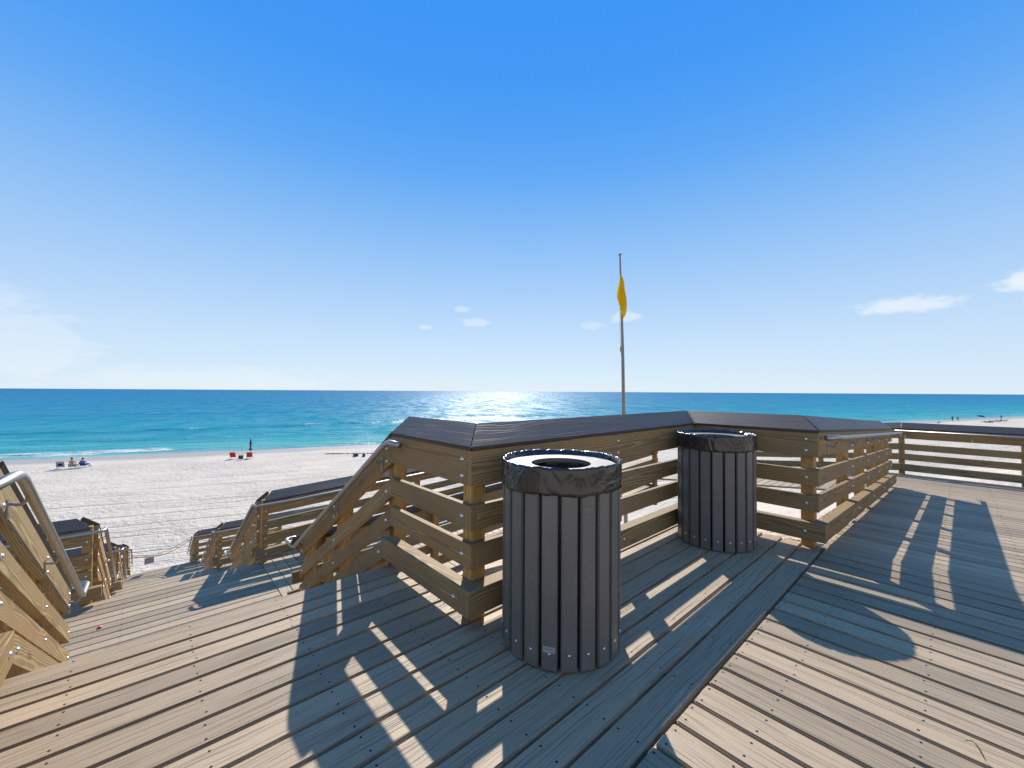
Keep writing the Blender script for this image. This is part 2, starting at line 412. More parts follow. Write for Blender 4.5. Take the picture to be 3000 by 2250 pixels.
def rz(x): return RS*(x-RX0) if x > RX0 else 0.0
XE = 8.9
pr = lambda x: (x, .660, rz(x)+.862)
railing('weathered railing with steel handrail sloping down along the right ramp', (3.98, .782), (XE, .782), (0, -1), 0, rz(XE),
        [x-3.98-PW for x in (5.40, 6.43, 7.4, 8.23, 8.87)], ends=dict(b1=(.053, 0), b2=(.053, 0), b3=(.053, 0), curb=(.05, 0), cap=(.104, -.02)),
        capcut=((1, -1), (1, .9)), pipe=[(3.93, .70, .868), (4.05, .648, .874), pr(4.3), pr(8.5), pr(9.25), (9.29, .66, rz(9.25)+.80)], brackets=[x-3.98 for x in (4.22, 5.25, 6.3, 7.3, 8.1)])

# ------------------------------------------------------------------ decks
def screws_mesh(name, parent, pts, r=.0046):
    vs, fs = [], []
    for p in pts:
        i = len(vs); p = Vector(p)
        for j in range(6):
            a = math.pi*j/3; vs.append(p+Vector((r*math.cos(a), r*math.sin(a), 0)))
        fs.append(tuple(range(i, i+6)))
    o0 = _abs(parent); o = mesh_obj(name, [v-o0 for v in vs], fs, M_SCREW); o['kind'] = 'stuff'
    place(o, parent, Matrix.Translation(o0)); return o
deck = thing('deck', None, None, (1.5, 1.2, 0), kind='structure')
TH = .034
gaps = [2.69, 2.536, 2.418, 2.297, 2.169, 2.031, 1.883, 1.741, 1.597, 1.449, 1.314, 1.158, 1.011, .870, .7276]
scr = []
jx = [-.23, .17, .57, 1.02, 1.28, 1.70, 2.12, 2.53, 2.95, 3.37, 3.85]
for a, b in zip(gaps, gaps[1:]):
    g = .0068
    x1 = 1.36 if b > 1.85 else 4.0
    x0 = -.60 + random.uniform(-.004, .004)
    y0, y1 = b+g, a-(0 if a == 2.69 else g)
    plank('deck_board', deck, M_DECK, (x0, (y0+y1)/2, -TH/2), (x1, (y0+y1)/2, -TH/2), (0, 1, 0), y1-y0, TH, bev=.005, seg=2)
    for x in jx:
        if x < x1:
            for f in (.2, .8): scr.append((x+random.uniform(-.008, .008), y0+(y1-y0)*f+random.uniform(-.004, .004), .0006))
# right part: boards across the ramp
PIT = .1475
xs = [1.615+PIT*k for k in range(-12, 17)]
sx = []
x = xs[0]
for x in xs:
    if x+PIT > RX0: break
    xa, xb = x+.0075, x+PIT-.0075
    y0, y1 = -3.2, .7226-.003
    plank('deck_board', deck, M_DECK, ((xa+xb)/2, y0, -TH/2), ((xa+xb)/2, y1, -TH/2), (1, 0, 0), xb-xa, TH, bev=.005, seg=2)
    for y in (.70, .498, .107, -.30, -.71, -1.1):
        for f in (.2, .8): scr.append((xa+(xb-xa)*f+random.uniform(-.004, .004), y+random.uniform(-.008, .008), .0006))
xr0 = x+.004
screws_mesh('deck_screws', deck, scr)
# joists and rim under the deck
boxo('rim_joist', deck, M_JOIST, (-.6, 2.64, -.30), (1.30, 2.678, -.028))
boxo('rim_joist', deck, M_JOIST, (1.40, 1.87, -.30), (3.99, 1.91, -.028))
for x in jx: boxo('joist', deck, M_JOIST, (x-.019, .70, -.27), (x+.019, 2.63 if x < 1.3 else 1.86, -.0265))
for y in (.498, .107, -.30, -.71, -1.1, -2.0): boxo('joist', deck, M_JOIST, (0, y-.019, -.27), (3.99, y+.019, -.0265))
boxo('joist', deck, M_JOIST, (-.2, .66, -.27), (3.99, .705, -.0265))
boxo('rim_joist', deck, M_JOIST, (3.995, -3.2, -.30), (4.035, .72, -.03))
for (px_, py_) in ((-.5, 2.5), (1.35, 1.95), (2.6, 1.95), (3.95, 1.95), (3.95, -.6), (-.5, .5), (1.35, .5)):
    boxo('pile', deck, M_JOIST, (px_-.07, py_-.07, -2.6), (px_+.07, py_+.07, -.28))
# ramp
rampo = thing('ramp', None, None, (7.5, -.8, 0), kind='structure')
scr = []
x = xr0
while x < 11.5:
    xa, xb = x, x+PIT-.013; xc = (xa+xb)/2; z = rz(xc)-TH/2
    y1 = .745 if xb < 8.95 else .99
    dz = RS*(xb-xa)/2
    plank('deck_board', rampo, M_DECK, (xc, -3.2, z), (xc, y1, z), (1, 0, RS if xc > RX0 else 0), xb-xa, TH, bev=.005, seg=1)
    for y in (.70, .118, -.30, -.71, -1.3):
        for f in (.2, .8): xx = xa+(xb-xa)*f; scr.append((xx, y+random.uniform(-.008, .008), rz(xx)+.0008))
    x += PIT
screws_mesh('ramp_screws', rampo, scr)
for y in (.70, .118, -.6, -1.8):
    plank('joist', rampo, M_JOIST, (4.05, y, rz(4.05)-.16), (11.4, y, rz(11.4)-.16), UZ, .23, .04)
for x in (6.0, 8.0, 10.0): boxo('pile', rampo, M_JOIST, (x-.07, .55, -3.2), (x+.07, .69, rz(x)-.28))
# far rail R5 and sloping continuation
ZL = rz(11.4)
pf = lambda y: (11.31, y, ZL+.875)
railing('far railing with steel handrail across the foot of the right ramp', (11.45, .86), (11.45, -3.2), (-1, 0), ZL, ZL, (.0, 1.57, 3.1),
        ends=dict(b1=(-.045, 0), b2=(-.045, 0), b3=(-.045, 0), curb=(-.045, 0), cap=(-.045, 0)), pipe=[pf(.9), pf(-3.2)], brackets=(.1, 1.0, 2.2))
ZM = -.86
railing('far railing of the descending ramp seen past the weathered ramp rail', (11.45, 5.2), (11.45, .86), (-1, 0), ZM, ZL, (.02, 1.6, 3.0),
        ends=dict(b1=(0, .04), b2=(0, .04), b3=(0, .04), curb=(0, .04), cap=(0, .04)), pipe=[(11.31, 5.2, ZM+.875), pf(.88)], brackets=(1.0, 2.4, 4.2))
turn = thing('ramp_landing', None, None, (10.2, 3, ZL), kind='structure')
y = .998
while y < 7.0:
    z = ZL+(ZM-ZL)*min(1, (y-.9)/4.3)-TH/2
    zz = (ZM-ZL)/4.3 if y < 5.1 else 0
    plank('deck_board', turn, M_DECK, (8.95, y+.07, z), (11.44, y+.07, z), (0, 1, zz), .139, TH, bev=.004)
    y += .1475

# ------------------------------------------------------------------ stairs, landings
SL = .60
landings = [(4.72, 7.12, -1.40), (9.72, 12.20, -3.13), (14.85, 18.30, -4.90)]
tops = [2.69, 7.12, 12.20, 18.30]; topz = [0, -1.40, -3.13, -4.90, -6.45]
names = ['top', 'second', 'third', 'lowest']
stuffpts = []
for k, (yt, zt) in enumerate(zip(tops, topz)):
    zb = topz[k+1]; nr = max(2, round((zt-zb)/.175)); rise = (zt-zb)/nr; run_ = rise/SL
    st = thing('stairs', '%s flight of grey composite stairs between timber stair rails' % names[k], 'stairs', (.4, yt, zt), 'flights of beach stairs')
    y = yt; z = zt
    for i in range(nr-1):
        z -= rise
        for j in range(2):
            ya = y+.006+j*(run_/2); yb = ya+run_/2-.005
            plank('tread', st, M_DECK, (X_L+.012, (ya+yb)/2, z-TH/2), (X_R-.012, (ya+yb)/2, z-TH/2), (0, 1, 0), yb-ya, TH, bev=.004)
        boxo('riser', st, M_DECK, (X_L+.012, y-.016, z), (X_R-.012, y+.004, z+rise-TH-.002))
        y += run_
    for sx in (X_L+.05, .4, X_R-.05):
        plank('stringer', st, M_JOIST, (sx, yt+.05, zt-.33), (sx, yt+.05+run_*(nr-1), zb-.12), UZ, .22, .04, ((sx, yt+.02, 0), (0, 1, 0)), ((sx, yt+run_*(nr-.2), 0), (0, 1, 0)))
    ln = run_*nr + (.12 if k < 3 else -.2)
    fz = (zt-zb)/(run_*nr)
    sides = ((X_R, -1, 'right'), (X_L, 1, 'left'))
    for (xp, s, sd_) in sides:
        lab = '%s stair railing with steel handrail on the %s of the %s flight' % ('close-up' if (k == 0 and sd_ == 'left') else 'sloping', sd_, names[k])
        ya, yb = (2.645 if k == 0 else yt+.145), yt+ln-.30
        za, zb_ = zt+.0, zt-fz*(yb-ya)
        xo = xp+s*(BT+.068)
        zp = lambda yy: zt-fz*(yy-ya)+.842
        path = [(xo, ya-.02, zp(ya)), (xo, yb+.02, zp(yb+.02)), (xo+s*.004, yb+.34, zp(yb+.05)), (xo-s*.11, yb+.36, zp(yb+.05)), (xo-s*.11, yb+.34, zp(yb+.05)-.10)]
        if k == 0: path = [(xo, ya-.02, zp(ya)), (xo, yb+.02, zp(yb+.02)), (xo+s*.004, yb+.36, zp(yb+.04)), (xo-s*.12, yb+.38, zp(yb+.04)), (xo-s*.12, yb+.36, zp(yb+.04)-.10)]
        if k == 0 and sd_ == 'left': path = [(xo-.02, ya-.5, .87), (xo, ya-.12, .875)] + path[0:]
        elif k == 0: path = [(xo-.0, ya-.25, .872), (xo, ya-.09, .876)] + path[0:]
        tot = yb-ya
        railing(lab, (xp, ya), (xp, yb), (s, 0), za, zb_, (.02 if k else .03, tot*.5, tot-.1), post_low=.9,
                ends=dict(curb=(-.012, -.1), b1=(0, .04), b2=(0, .04), b3=(0, .04)), pipe=path, brackets=(.14, tot*.48, tot-.03))
# landings
for k, (y0, y1, z) in enumerate(landings):
    nm = names[k]
    ld = thing('landing', None, None, (.4, (y0+y1)/2, z), kind='structure')
    y = y1+.012; pts = []
    while y-.139 > y0:
        yc = y-.0695
        plank('deck_board', ld, M_DECK, (-2.6, yc, z-TH/2), (1.281, yc, z-TH/2), (0, 1, 0), .132, TH, bev=.004)
        for x in (-.42, -.2, .2, .6, 1.0, 1.25):
            for f in (.2, .8): pts.append((x+random.uniform(-.006, .006), y-.139*f, z+.0008))
        y -= .1455
    screws_mesh('deck_screws', ld, pts)
    boxo('rim_joist', ld, M_JOIST, (-2.6, y1-.06, z-.30), (4.0 if k else 9.0, y1-.02, z-.03)) if k else None
    for x in (-2.4, -.6, 1.3): boxo('pile', ld, M_JOIST, (x-.07, y1-.25, z-2.2), (x+.07, y1-.11, z-.28))
    if k == 0:
        x = 1.289; i = 0
        while x < 9.0:
            zz = z+max(0, x-1.75)*.0558
            plank('deck_board', ld, M_DECK, (x+.0695, y0+.05, zz-TH/2), (x+.0695, y1+.01, zz-TH/2), (1, 0, .0558 if x > 1.75 else 0), .139, TH, bev=.004)
            x += .1465
        plank('rim_joist', ld, M_JOIST, (1.75, y1-.04, z-.16), (9, y1-.04, z-.16+7.25*.0558), UZ, .23, .04)
        zr = z+.0558*(9.0-1.6)
        railing('ramp railing with dark cap and handrail right of the second flight', (X_R-.0, y1), (9.2, y1), (0, -1), z, zr, (.002, 1.3, 2.6, 3.9, 5.2, 6.5, 7.8),
                ends=dict(b1=(.0, 0), b2=(.0, 0), b3=(.0, 0), curb=(.09, 0), cap=(.0, 0)), capcut=((1, -1), None),
                pipe=[(X_R-.11, y1+.02, z+.885), (X_R-.10, y1-.10, z+.88), (1.75, y1-.106, z+.892), (9.2, y1-.106, zr+.875)], brackets=(.75, 2.2, 3.6, 5.0, 6.4))
        railing('shoreward ramp railing glimpsed behind the platform rails', (9.2, y0+.20), (X_R+.0, y0+.20), (0, 1), zr, z, (.2, 1.7, 3.2, 4.7, 6.2, 7.6),
                ends=dict(b1=(0, -.10), b2=(0, .10), b3=(0, .14), cap=(0, .12)), pipe=[(9.2, y0+.306, zr+.875), (1.75, y0+.306, z+.895), (1.42, y0+.306, z+.885)], brackets=(2.2, 3.6, 5.0, 6.9))
    else:
        x = 1.289
        while x < 4.0:
            plank('deck_board', ld, M_DECK, (x+.0695, y0+.05, z-TH/2), (x+.0695, y1+.01, z-TH/2), (1, 0, 0), .134, TH, bev=.004); x += .1465
        railing('landing railing with dark cap to the right of the %s flight' % names[k+1], (X_R, y1), (4.0, y1), (0, -1), z, z, (.002, 1.3, 2.6),
                ends=dict(curb=(.09, 0)), capcut=((1, -1), None), pipe=[(X_R-.11, y1+.02, z+.885), (X_R-.10, y1-.10, z+.88), (4.0, y1-.106, z+.875)], brackets=(.75, 2.2))
    railing('landing railing with dark cap to the left of the %s flight' % names[k+1], (-2.6, y1), (X_L, y1), (0, -1), z, z, (.1, 1.1, 2.103-.091),
            ends=dict(curb=(0, .09)), capcut=(None, (1, 1)), pipe=[(-2.6, y1-.106, z+.875), (X_L+.10, y1-.10, z+.88), (X_L+.11, y1+.02, z+.885)], brackets=(1.35,))
# deck-level rail on the left of the stair head
railing('deck railing at the left edge, meeting the close-up stair railing', (X_L, 1.2), (X_L, 2.645), (1, 0), 0, 0, (.1, 1.34), ends=dict(curb=(0, .02)), capcut=None)

# ------------------------------------------------------------------ bins
def cyl_ring(bm, r, z, n=48): return [bm.verts.new((r*math.cos(2*math.pi*i/n), r*math.sin(2*math.pi*i/n), z)) for i in range(n)]
def bin_(loc, rot, lab, baglab, labelled):
    root = thing('trash_bin', lab, 'trash bin', loc, 'slatted bins on the platform')
    RR, H = .292, .845
    bm = bmesh.new(); a = cyl_ring(bm, RR-.022, .01); b = cyl_ring(bm, RR-.022, .82); c = cyl_ring(bm, .165, .82); d = cyl_ring(bm, .165, .25)
    n = 48
    for p, q in ((a, b), (c, d)):
        for i in range(n): bm.faces.new((p[i], p[(i+1) % n], q[(i+1) % n], q[i]))
    bm.faces.new(d); bm.faces.new(list(reversed(a)))
    o = bm_obj('core', bm, M_CANLINER, True); place(o, root, Matrix.Translation(loc))
    ns = 21; wd = 2*RR*math.tan(math.pi/ns)*.80
    me = None
    for i in range(ns):
        ang = rot+2*math.pi*i/ns
        Mx = Matrix.Translation(loc) @ Matrix.Rotation(ang, 4, 'Z')
        if me is None:
            bm = bmesh.new(); bmesh.ops.create_cube(bm, size=1)
            bmesh.ops.scale(bm, vec=(.02, wd, H-.004), verts=bm.verts); bmesh.ops.translate(bm, vec=(RR-.011, 0, H/2+.004), verts=bm.verts)
            bmesh.ops.bevel(bm, geom=bm.edges[:], offset=.004, segments=2, affect='EDGES')
            me = bpy.data.meshes.new('slat'); bm.to_mesh(me); bm.free(); me.materials.append(M_SLAT)
        o = bpy.data.objects.new('slat', me); place(o, root, Mx)
        nn = Vector((math.cos(ang), math.sin(ang), 0))
        if ('bb',) not in _dome: _dome[('bb',)] = None
        if _dome[('bb',)] is None: _dome[('bb',)] = dome_mesh((1, 0, 0), .0075, .004)
        ob = bpy.data.objects.new('bolt', _dome[('bb',)]); place(ob, root, Matrix.Translation(Vector(loc)+nn*(RR-.0012)+UZ*.077) @ Matrix.Rotation(ang, 4, 'Z'))
    # lid ring
    bm = bmesh.new(); zt = .858
    r0 = cyl_ring(bm, .150, zt-.022); r1 = cyl_ring(bm, .150, zt); r2 = cyl_ring(bm, .272, zt); r3 = cyl_ring(bm, .272, zt-.022)
    for p, q in ((r0, r1), (r1, r2), (r2, r3), (r3, r0)):
        for i in range(n): bm.faces.new((p[i], p[(i+1) % n], q[(i+1) % n], q[i]))
    bmesh.ops.recalc_face_normals(bm, faces=bm.faces)
    o = bm_obj('lid', bm, M_LID); place(o, root, Matrix.Translation(loc))
    if labelled:
        ang = rot+2*math.pi*labelled/ns
        base = Matrix.Translation(loc) @ Matrix.Rotation(ang, 4, 'Z') @ Matrix.Translation((RR+.0005, 0, .098))
        bm = bmesh.new(); bmesh.ops.create_cube(bm, size=1); bmesh.ops.scale(bm, vec=(.002, .055, .026), verts=bm.verts)
        tg = bm_obj('name_plate', bm, M_TAG); place(tg, root, base)
        cu = bpy.data.curves.new('lettering', 'FONT'); cu.body = 'recycle one.'; cu.size = .0085; cu.align_x = 'CENTER'; cu.extrude = .0001
        to = bpy.data.objects.new('tmp', cu); COL.objects.link(to)
        dg = bpy.context.evaluated_depsgraph_get(); tme = bpy.data.meshes.new_from_object(to.evaluated_get(dg)); bpy.data.objects.remove(to)
        tme.materials.clear(); tme.materials.append(M_INK)
        lo = bpy.data.objects.new('lettering', tme)
        rr = Matrix(((0, 0, 1, 0), (1, 0, 0, 0), (0, 1, 0, 0), (0, 0, 0, 1)))
        place(lo, tg, base @ Matrix.Translation((.0013, 0, .001)) @ rr)
    # bag folded over the rim
    bm = bmesh.new(); nn = 168; rows = []
    rnd = random.Random(labelled+3)
    prof = [(.262, .80, .3), (.268, .845, .4), (.276, .868, .8), (.286, .884, 1.0), (.294, .886, 1.0), (.2985, .876, .7), (.2985, .855, .4), (.299, .825, .6), (.300, .800, .8), (.3015, .778, 1.), (.302, .766, 1.2), (.298, .762, 1.1)]
    for (r, z, k) in prof:
        ring = []
        for i in range(nn):
            a = 2*math.pi*i/nn
            p = Vector((math.cos(a)*3.2, math.sin(a)*3.2, z*14+labelled*5))
            nz = noise.noise(p*1.0)*.0035+noise.noise(p*2.6)*.0030
            zz = z + (noise.noise(Vector((math.cos(a)*2.2, math.sin(a)*2.2, labelled)))*.012*max(0, k-.5) + noise.noise(Vector((math.cos(a)*9, math.sin(a)*9, labelled+3)))*.004*k)
            # pleats over the slat tops
            ph = (a-rot)*21/(2*math.pi); gp = abs((ph % 1)-.5)
            dent = max(0, gp-.40)/.10
            rr_ = r + nz*k - (.004*dent if .79 < z < .888 and r > .28 else 0)
            zz -= .006*dent if z > .87 else 0
            ring.append(bm.verts.new((rr_*math.cos(a), rr_*math.sin(a), zz)))
        rows.append(ring)
    for p, q in zip(rows, rows[1:]):
        for i in range(nn): bm.faces.new((p[i], p[(i+1) % nn], q[(i+1) % nn], q[i]))
    bmesh.ops.recalc_face_normals(bm, faces=bm.faces)
    o = bm_obj('trash_bag', bm, M_BAG, True); o.location = loc; COL.objects.link(o)
    tag(o, baglab, 'trash bag', 'liners folded over the bin rims')
    return root
def face_rot(loc): return math.atan2(-loc[1], -loc[0])
lA, lB = (1.553, 1.356, .002), (3.508, 1.366, .002)
bin_(lA, face_rot(lA)+math.pi/21*.9, 'nearer dark slatted bin with a small name plate near its foot', 'black plastic liner folded over the rim of the nearer bin', 20)
bin_(lB, face_rot(lB)+math.pi/21*.3, 'farther dark slatted bin standing in the inside corner of the railing', 'black plastic liner folded over the rim of the farther bin', 0)

# ------------------------------------------------------------------ beach terrain
def qshore(x, y): return y-(75.8-.35*x)
def sstep(a, b, t): t = max(0, min(1, (t-a)/(b-a))); return t*t*(3-2*t)
def zsand(x, y):
    q = qshore(x, y)
    if q > -14: z = -7.9-q*.043
    elif q > -25: z = -7.3+(-14-q)*.0227
    else: z = -7.05+(-25-q)*.02
    if q > 0: z = -7.9-q*.03
    t = 1-sstep(-72, -53, q)
    z = z*(1-t)+(-1.75)*t
    z += 13.5*(1-max(0, min(1, (q+102)/20))) if q > -102 else 13.5  # steep unseen dune behind the camera, added to bounce warm light into the shade
    z += (noise.noise(Vector((x*.09, y*.09, 0)))*.18+noise.noise(Vector((x*.35, y*.35, 3)))*.05)*(1 if q < -14 else max(0, -q/14))
    return z
def grid(x0, x1, nx, y0, y1, ny, fz):
    vs = [(x0+(x1-x0)*i/nx, y0+(y1-y0)*j/ny, 0) for j in range(ny+1) for i in range(nx+1)]
    vs = [(x, y, fz(x, y)) for x, y, _ in vs]
    fs = [(j*(nx+1)+i, j*(nx+1)+i+1, (j+1)*(nx+1)+i+1, (j+1)*(nx+1)+i) for j in range(ny) for i in range(nx)]
    return vs, fs
def mat_sand():
    m, nt, b = new_mat('white_sand')
    t = N(nt, 'ShaderNodeTexCoord'); P = t.outputs['Object']
    s = N(nt, 'ShaderNodeSeparateXYZ'); L(nt, P, s.inputs[0])
    q = math_n(nt, 'SUBTRACT', math_n(nt, 'ADD', s.outputs[1], math_n(nt, 'MULTIPLY', s.outputs[0], .35)), 75.8)
    edge = noise_n(nt, P, .09, 3, .5)
    qn = math_n(nt, 'ADD', q, math_n(nt, 'MULTIPLY', math_n(nt, 'SUBTRACT', edge, .5), 6.0))
    wet = ramp(nt, math_n(nt, 'DIVIDE', math_n(nt, 'ADD', qn, 16), 16), [(.42, 0.0), (.62, 1.0)])
    fp = noise_n(nt, P, 3.0, 3, .6); fp2 = noise_n(nt, P, 8.0, 3, .6)
    # vehicle tracks parallel to the shore
    rot = N(nt, 'ShaderNodeMapping'); rot.inputs['Rotation'].default_value = (0, 0, R(19.3)); L(nt, P, rot.inputs[0])
    tr = noise_n(nt, rot.outputs[0], 1.0, 3, .6, sc3=(.035, 1.1, 1))
    trk = ramp(nt, tr, [(.36, 0.0), (.42, 1.0)])
    band = ramp(nt, math_n(nt, 'DIVIDE', math_n(nt, 'ADD', q, 56), 36), [(.05, 0.0), (.25, 1.0), (.75, 1.0), (.95, 0.0)])
    grain = noise_n(nt, P, 60, 2, .6)
    c = mix_c(nt, fp, (.52, .435, .335), (.63, .535, .415))
    c = mix_c(nt, math_n(nt, 'MULTIPLY', grain, .25), c, (.44, .355, .26))
    c = mix_c(nt, wet, c, (.36, .30, .235))
    L(nt, c, b.inputs['Base Color'])
    L(nt, math_n(nt, 'SUBTRACT', .9, math_n(nt, 'MULTIPLY', wet, .45)), b.inputs['Roughness']); setv(b, spec=.25)
    dry = math_n(nt, 'SUBTRACT', 1.0, wet)
    h = math_n(nt, 'ADD', math_n(nt, 'MULTIPLY', fp, 1.0), math_n(nt, 'MULTIPLY', fp2, .35))
    h = math_n(nt, 'MULTIPLY', math_n(nt, 'MULTIPLY', h, dry), ramp(nt, noise_n(nt, P, .22, 4, .6), [(.35, .25), (.62, 1.0)]))
    h = math_n(nt, 'ADD', h, math_n(nt, 'MULTIPLY', math_n(nt, 'MULTIPLY', trk, band), .75))
    bump(nt, b, h, 1.0, .25)
    return m
M_SAND = mat_sand()
vs, fs = grid(-120, 460, 290, -150, 96, 123, zsand)
o = mesh_obj('beach', vs, fs, M_SAND, True); COL.objects.link(o); o['kind'] = 'structure'

# ------------------------------------------------------------------ sea
def mat_sea():
    m, nt, b = new_mat('sea_water')
    t = N(nt, 'ShaderNodeTexCoord'); P = t.outputs['Object']
    s = N(nt, 'ShaderNodeSeparateXYZ'); L(nt, P, s.inputs[0])
    q = math_n(nt, 'SUBTRACT', math_n(nt, 'ADD', s.outputs[1], math_n(nt, 'MULTIPLY', s.outputs[0], .35)), 75.8)
    rot = N(nt, 'ShaderNodeMapping'); rot.inputs['Rotation'].default_value = (0, 0, R(19.3)); L(nt, P, rot.inputs[0]); Q = rot.outputs[0]
    big = noise_n(nt, Q, 1.0, 3, .5, sc3=(.006, .02, 1))
    dq = math_n(nt, 'MULTIPLY', q, math_n(nt, 'ADD', .6, math_n(nt, 'MULTIPLY', big, .8)))
    lq = math_n(nt, 'DIVIDE', math_n(nt, 'LOGARITHM', math_n(nt, 'ADD', math_n(nt, 'MAXIMUM', dq, 0), 6.0), 10.0), 4.0)
    col = ramp(nt, lq, [(.19, (.22, .38, .34)), (.27, (.08, .33, .32)), (.40, (.030, .265, .305)), (.52, (.016, .21, .295)), (.64, (.016, .18, .285)), (.85, (.016, .145, .265))])
    st = noise_n(nt, Q, 1.0, 3, .6, sc3=(.02, .12, 1))
    col = mix_c(nt, math_n(nt, 'MULTIPLY', ramp(nt, st, [(.45, 0.0), (.65, 1.0)]), .45), col, (.012, .17, .235))
    # foam
    fn = noise_n(nt, Q, 1.0, 5, .7, sc3=(.12, .55, 1)); f2 = noise_n(nt, Q, 1.0, 4, .65, sc3=(.9, 1.6, 1))
    wob = noise_n(nt, Q, 1.0, 2, .5, sc3=(.03, .01, 1))
    qw = math_n(nt, 'ADD', q, math_n(nt, 'MULTIPLY', math_n(nt, 'SUBTRACT', wob, .5), 9.0))
    near = ramp(nt, math_n(nt, 'DIVIDE', math_n(nt, 'ADD', qw, 4), 16), [(.02, .66), (.22, .52), (.45, .38), (.7, .27), (1.0, .15)])
    fo1 = ramp(nt, math_n(nt, 'ADD', math_n(nt, 'SUBTRACT', near, .5), math_n(nt, 'ADD', math_n(nt, 'MULTIPLY', fn, .6), math_n(nt, 'MULTIPLY', f2, .4))), [(.56, 0.0), (.66, 1.0)])
    at = N(nt, 'ShaderNodeAttribute', attribute_name='foam')
    fo2 = ramp(nt, math_n(nt, 'MULTIPLY', at.outputs['Fac'], math_n(nt, 'ADD', math_n(nt, 'MULTIPLY', fn, .9), math_n(nt, 'MULTIPLY', f2, .7))), [(.62, 0.0), (.84, 1.0)])
    foam = math_n(nt, 'MAXIMUM', fo1, fo2)
    col = mix_c(nt, math_n(nt, 'MULTIPLY', foam, .8), col, (.66, .60, .52))
    L(nt, col, b.inputs['Base Color']); setv(b, rough=.9, spec=0.0)
    gl = N(nt, 'ShaderNodeBsdfGlossy'); fr = N(nt, 'ShaderNodeFresnel'); fr.inputs['IOR'].default_value = 1.333
    pat = noise_n(nt, Q, 1.0, 3, .6, sc3=(.03, .018, 1))
    L(nt, math_n(nt, 'ADD', .20, math_n(nt, 'MULTIPLY', pat, .22)), gl.inputs['Roughness'])
    spk = ramp(nt, noise_n(nt, Q, 1.0, 4, .7, sc3=(.16, .045, 1)), [(.38, .15), (.62, 1.0)])
    mx = N(nt, 'ShaderNodeMixShader')
    L(nt, math_n(nt, 'MULTIPLY', math_n(nt, 'MULTIPLY', spk, math_n(nt, 'MINIMUM', math_n(nt, 'ADD', .02, math_n(nt, 'MULTIPLY', fr.outputs[0], .40)), .17)), math_n(nt, 'SUBTRACT', 1.0, foam)), mx.inputs[0])
    L(nt, b.outputs[0], mx.inputs[1]); L(nt, gl.outputs[0], mx.inputs[2])
    L(nt, mx.outputs[0], [n for n in nt.nodes if n.type == 'OUTPUT_MATERIAL'][0].inputs[0])
    w1 = noise_n(nt, Q, 1.0, 3, .6, sc3=(.25, .75, 1)); w2 = noise_n(nt, Q, 1.0, 3, .6, sc3=(.045, .16, 1)); w3 = noise_n(nt, Q, 1.0, 2, .5, sc3=(1.6, 3.2, 1))
    h = math_n(nt, 'ADD', math_n(nt, 'ADD', math_n(nt, 'MULTIPLY', w1, .5), math_n(nt, 'MULTIPLY', w2, 1.6)), math_n(nt, 'MULTIPLY', w3, .16))
    nb = bump(nt, b, h, 1.0, .9); L(nt, nb, gl.inputs['Normal']); L(nt, nb, fr.inputs['Normal'])
    return m
M_SEA = mat_sea()
# nearshore sheet with swells (rotated coordinates: a along shore, q offshore) + far sheet
ux, uy = math.cos(R(-19.3)), math.sin(R(-19.3)); vx, vy = -uy, ux
O = Vector((0, 75.8, 0))
def wave_h(a, q):
    h = 0; fo = 0
    # breaking bar wave
    c = 42+noise.noise(Vector((a*.01, 1, 0)))*6+max(0, a-5)*.28
    amp = .55*sstep(-70, -20, a)*(1-sstep(75, 130, a))
    d = q-c
    h += amp*math.exp(-(d/1.6)**2)*(1.0 if d > 0 else 1.0)
    on = sstep(-14, -8, a)*(1-sstep(34, 44, a))
    fo = max(fo, on*(1 if -1.0 < d < 1.5 else 0)*(.75+.4*noise.noise(Vector((a*.25, 5, 0)))))
    # second low swell
    c2 = 22+noise.noise(Vector((a*.012, 7, 0)))*7; h += .28*math.exp(-((q-c2)/1.8)**2)
    # shore break
    c3 = 5.0+noise.noise(Vector((a*.03, 9, 0)))*3
    k = sstep(-22, -18, a)*(1-sstep(0, 6, a)) + .7*sstep(-48, -42, a)*(1-sstep(-34, -30, a))
    h += .35*math.exp(-((q-c3)/1.2)**2)*(.35+.65*k)
    if abs(q-c3+.6) < 1.4: fo = max(fo, k*(1.0+.3*noise.noise(Vector((a*.4, q*.6, 2)))))
    h += .05*noise.noise(Vector((a*.12, q*.3, 4)))
    return h*(1-sstep(100, 120, q)), fo
vs, fs, fatt = [], [], []
na, nq = 300, 150; a0, a1, q0, q1 = -150, 420, -6, 122
for j in range(nq+1):
    q = q0+(q1-q0)*j/nq
    for i in range(na+1):
        a = a0+(a1-a0)*i/na if i > 100 else a0+(40-a0)*i/100*1.0
        if i > 100: a = 40+(a1-40)*(i-100)/(na-100)
        h, fo = wave_h(a, q)
        dq = q*ux   # perpendicular distance for the shoreline offset measured along y
        vs.append((O.x+ux*a+vx*dq, O.y+uy*a+vy*dq, -7.9+h+(0 if q > 0 else 0))); fatt.append(fo)
for j in range(nq):
    for i in range(na): fs.append((j*(na+1)+i, j*(na+1)+i+1, (j+1)*(na+1)+i+1, (j+1)*(na+1)+i))
n0 = len(vs)
for (a, q) in ((-60000, 121), (60000, 121), (60000, 60000), (-60000, 60000), (-60000, -8), (-149.9, -8), (-149.9, 121), (419.9, -8), (60000, -8), (419.9, 121)):
    dq = q*ux; vs.append((O.x+ux*a+vx*dq, O.y+uy*a+vy*dq, -7.9)); fatt.append(0)
fs += [(n0, n0+1, n0+2, n0+3), (n0+4, n0+5, n0+6, n0), (n0+7, n0+8, n0+1, n0+9)]
o = mesh_obj('sea', vs, fs, M_SEA, True); COL.objects.link(o); o['kind'] = 'structure'
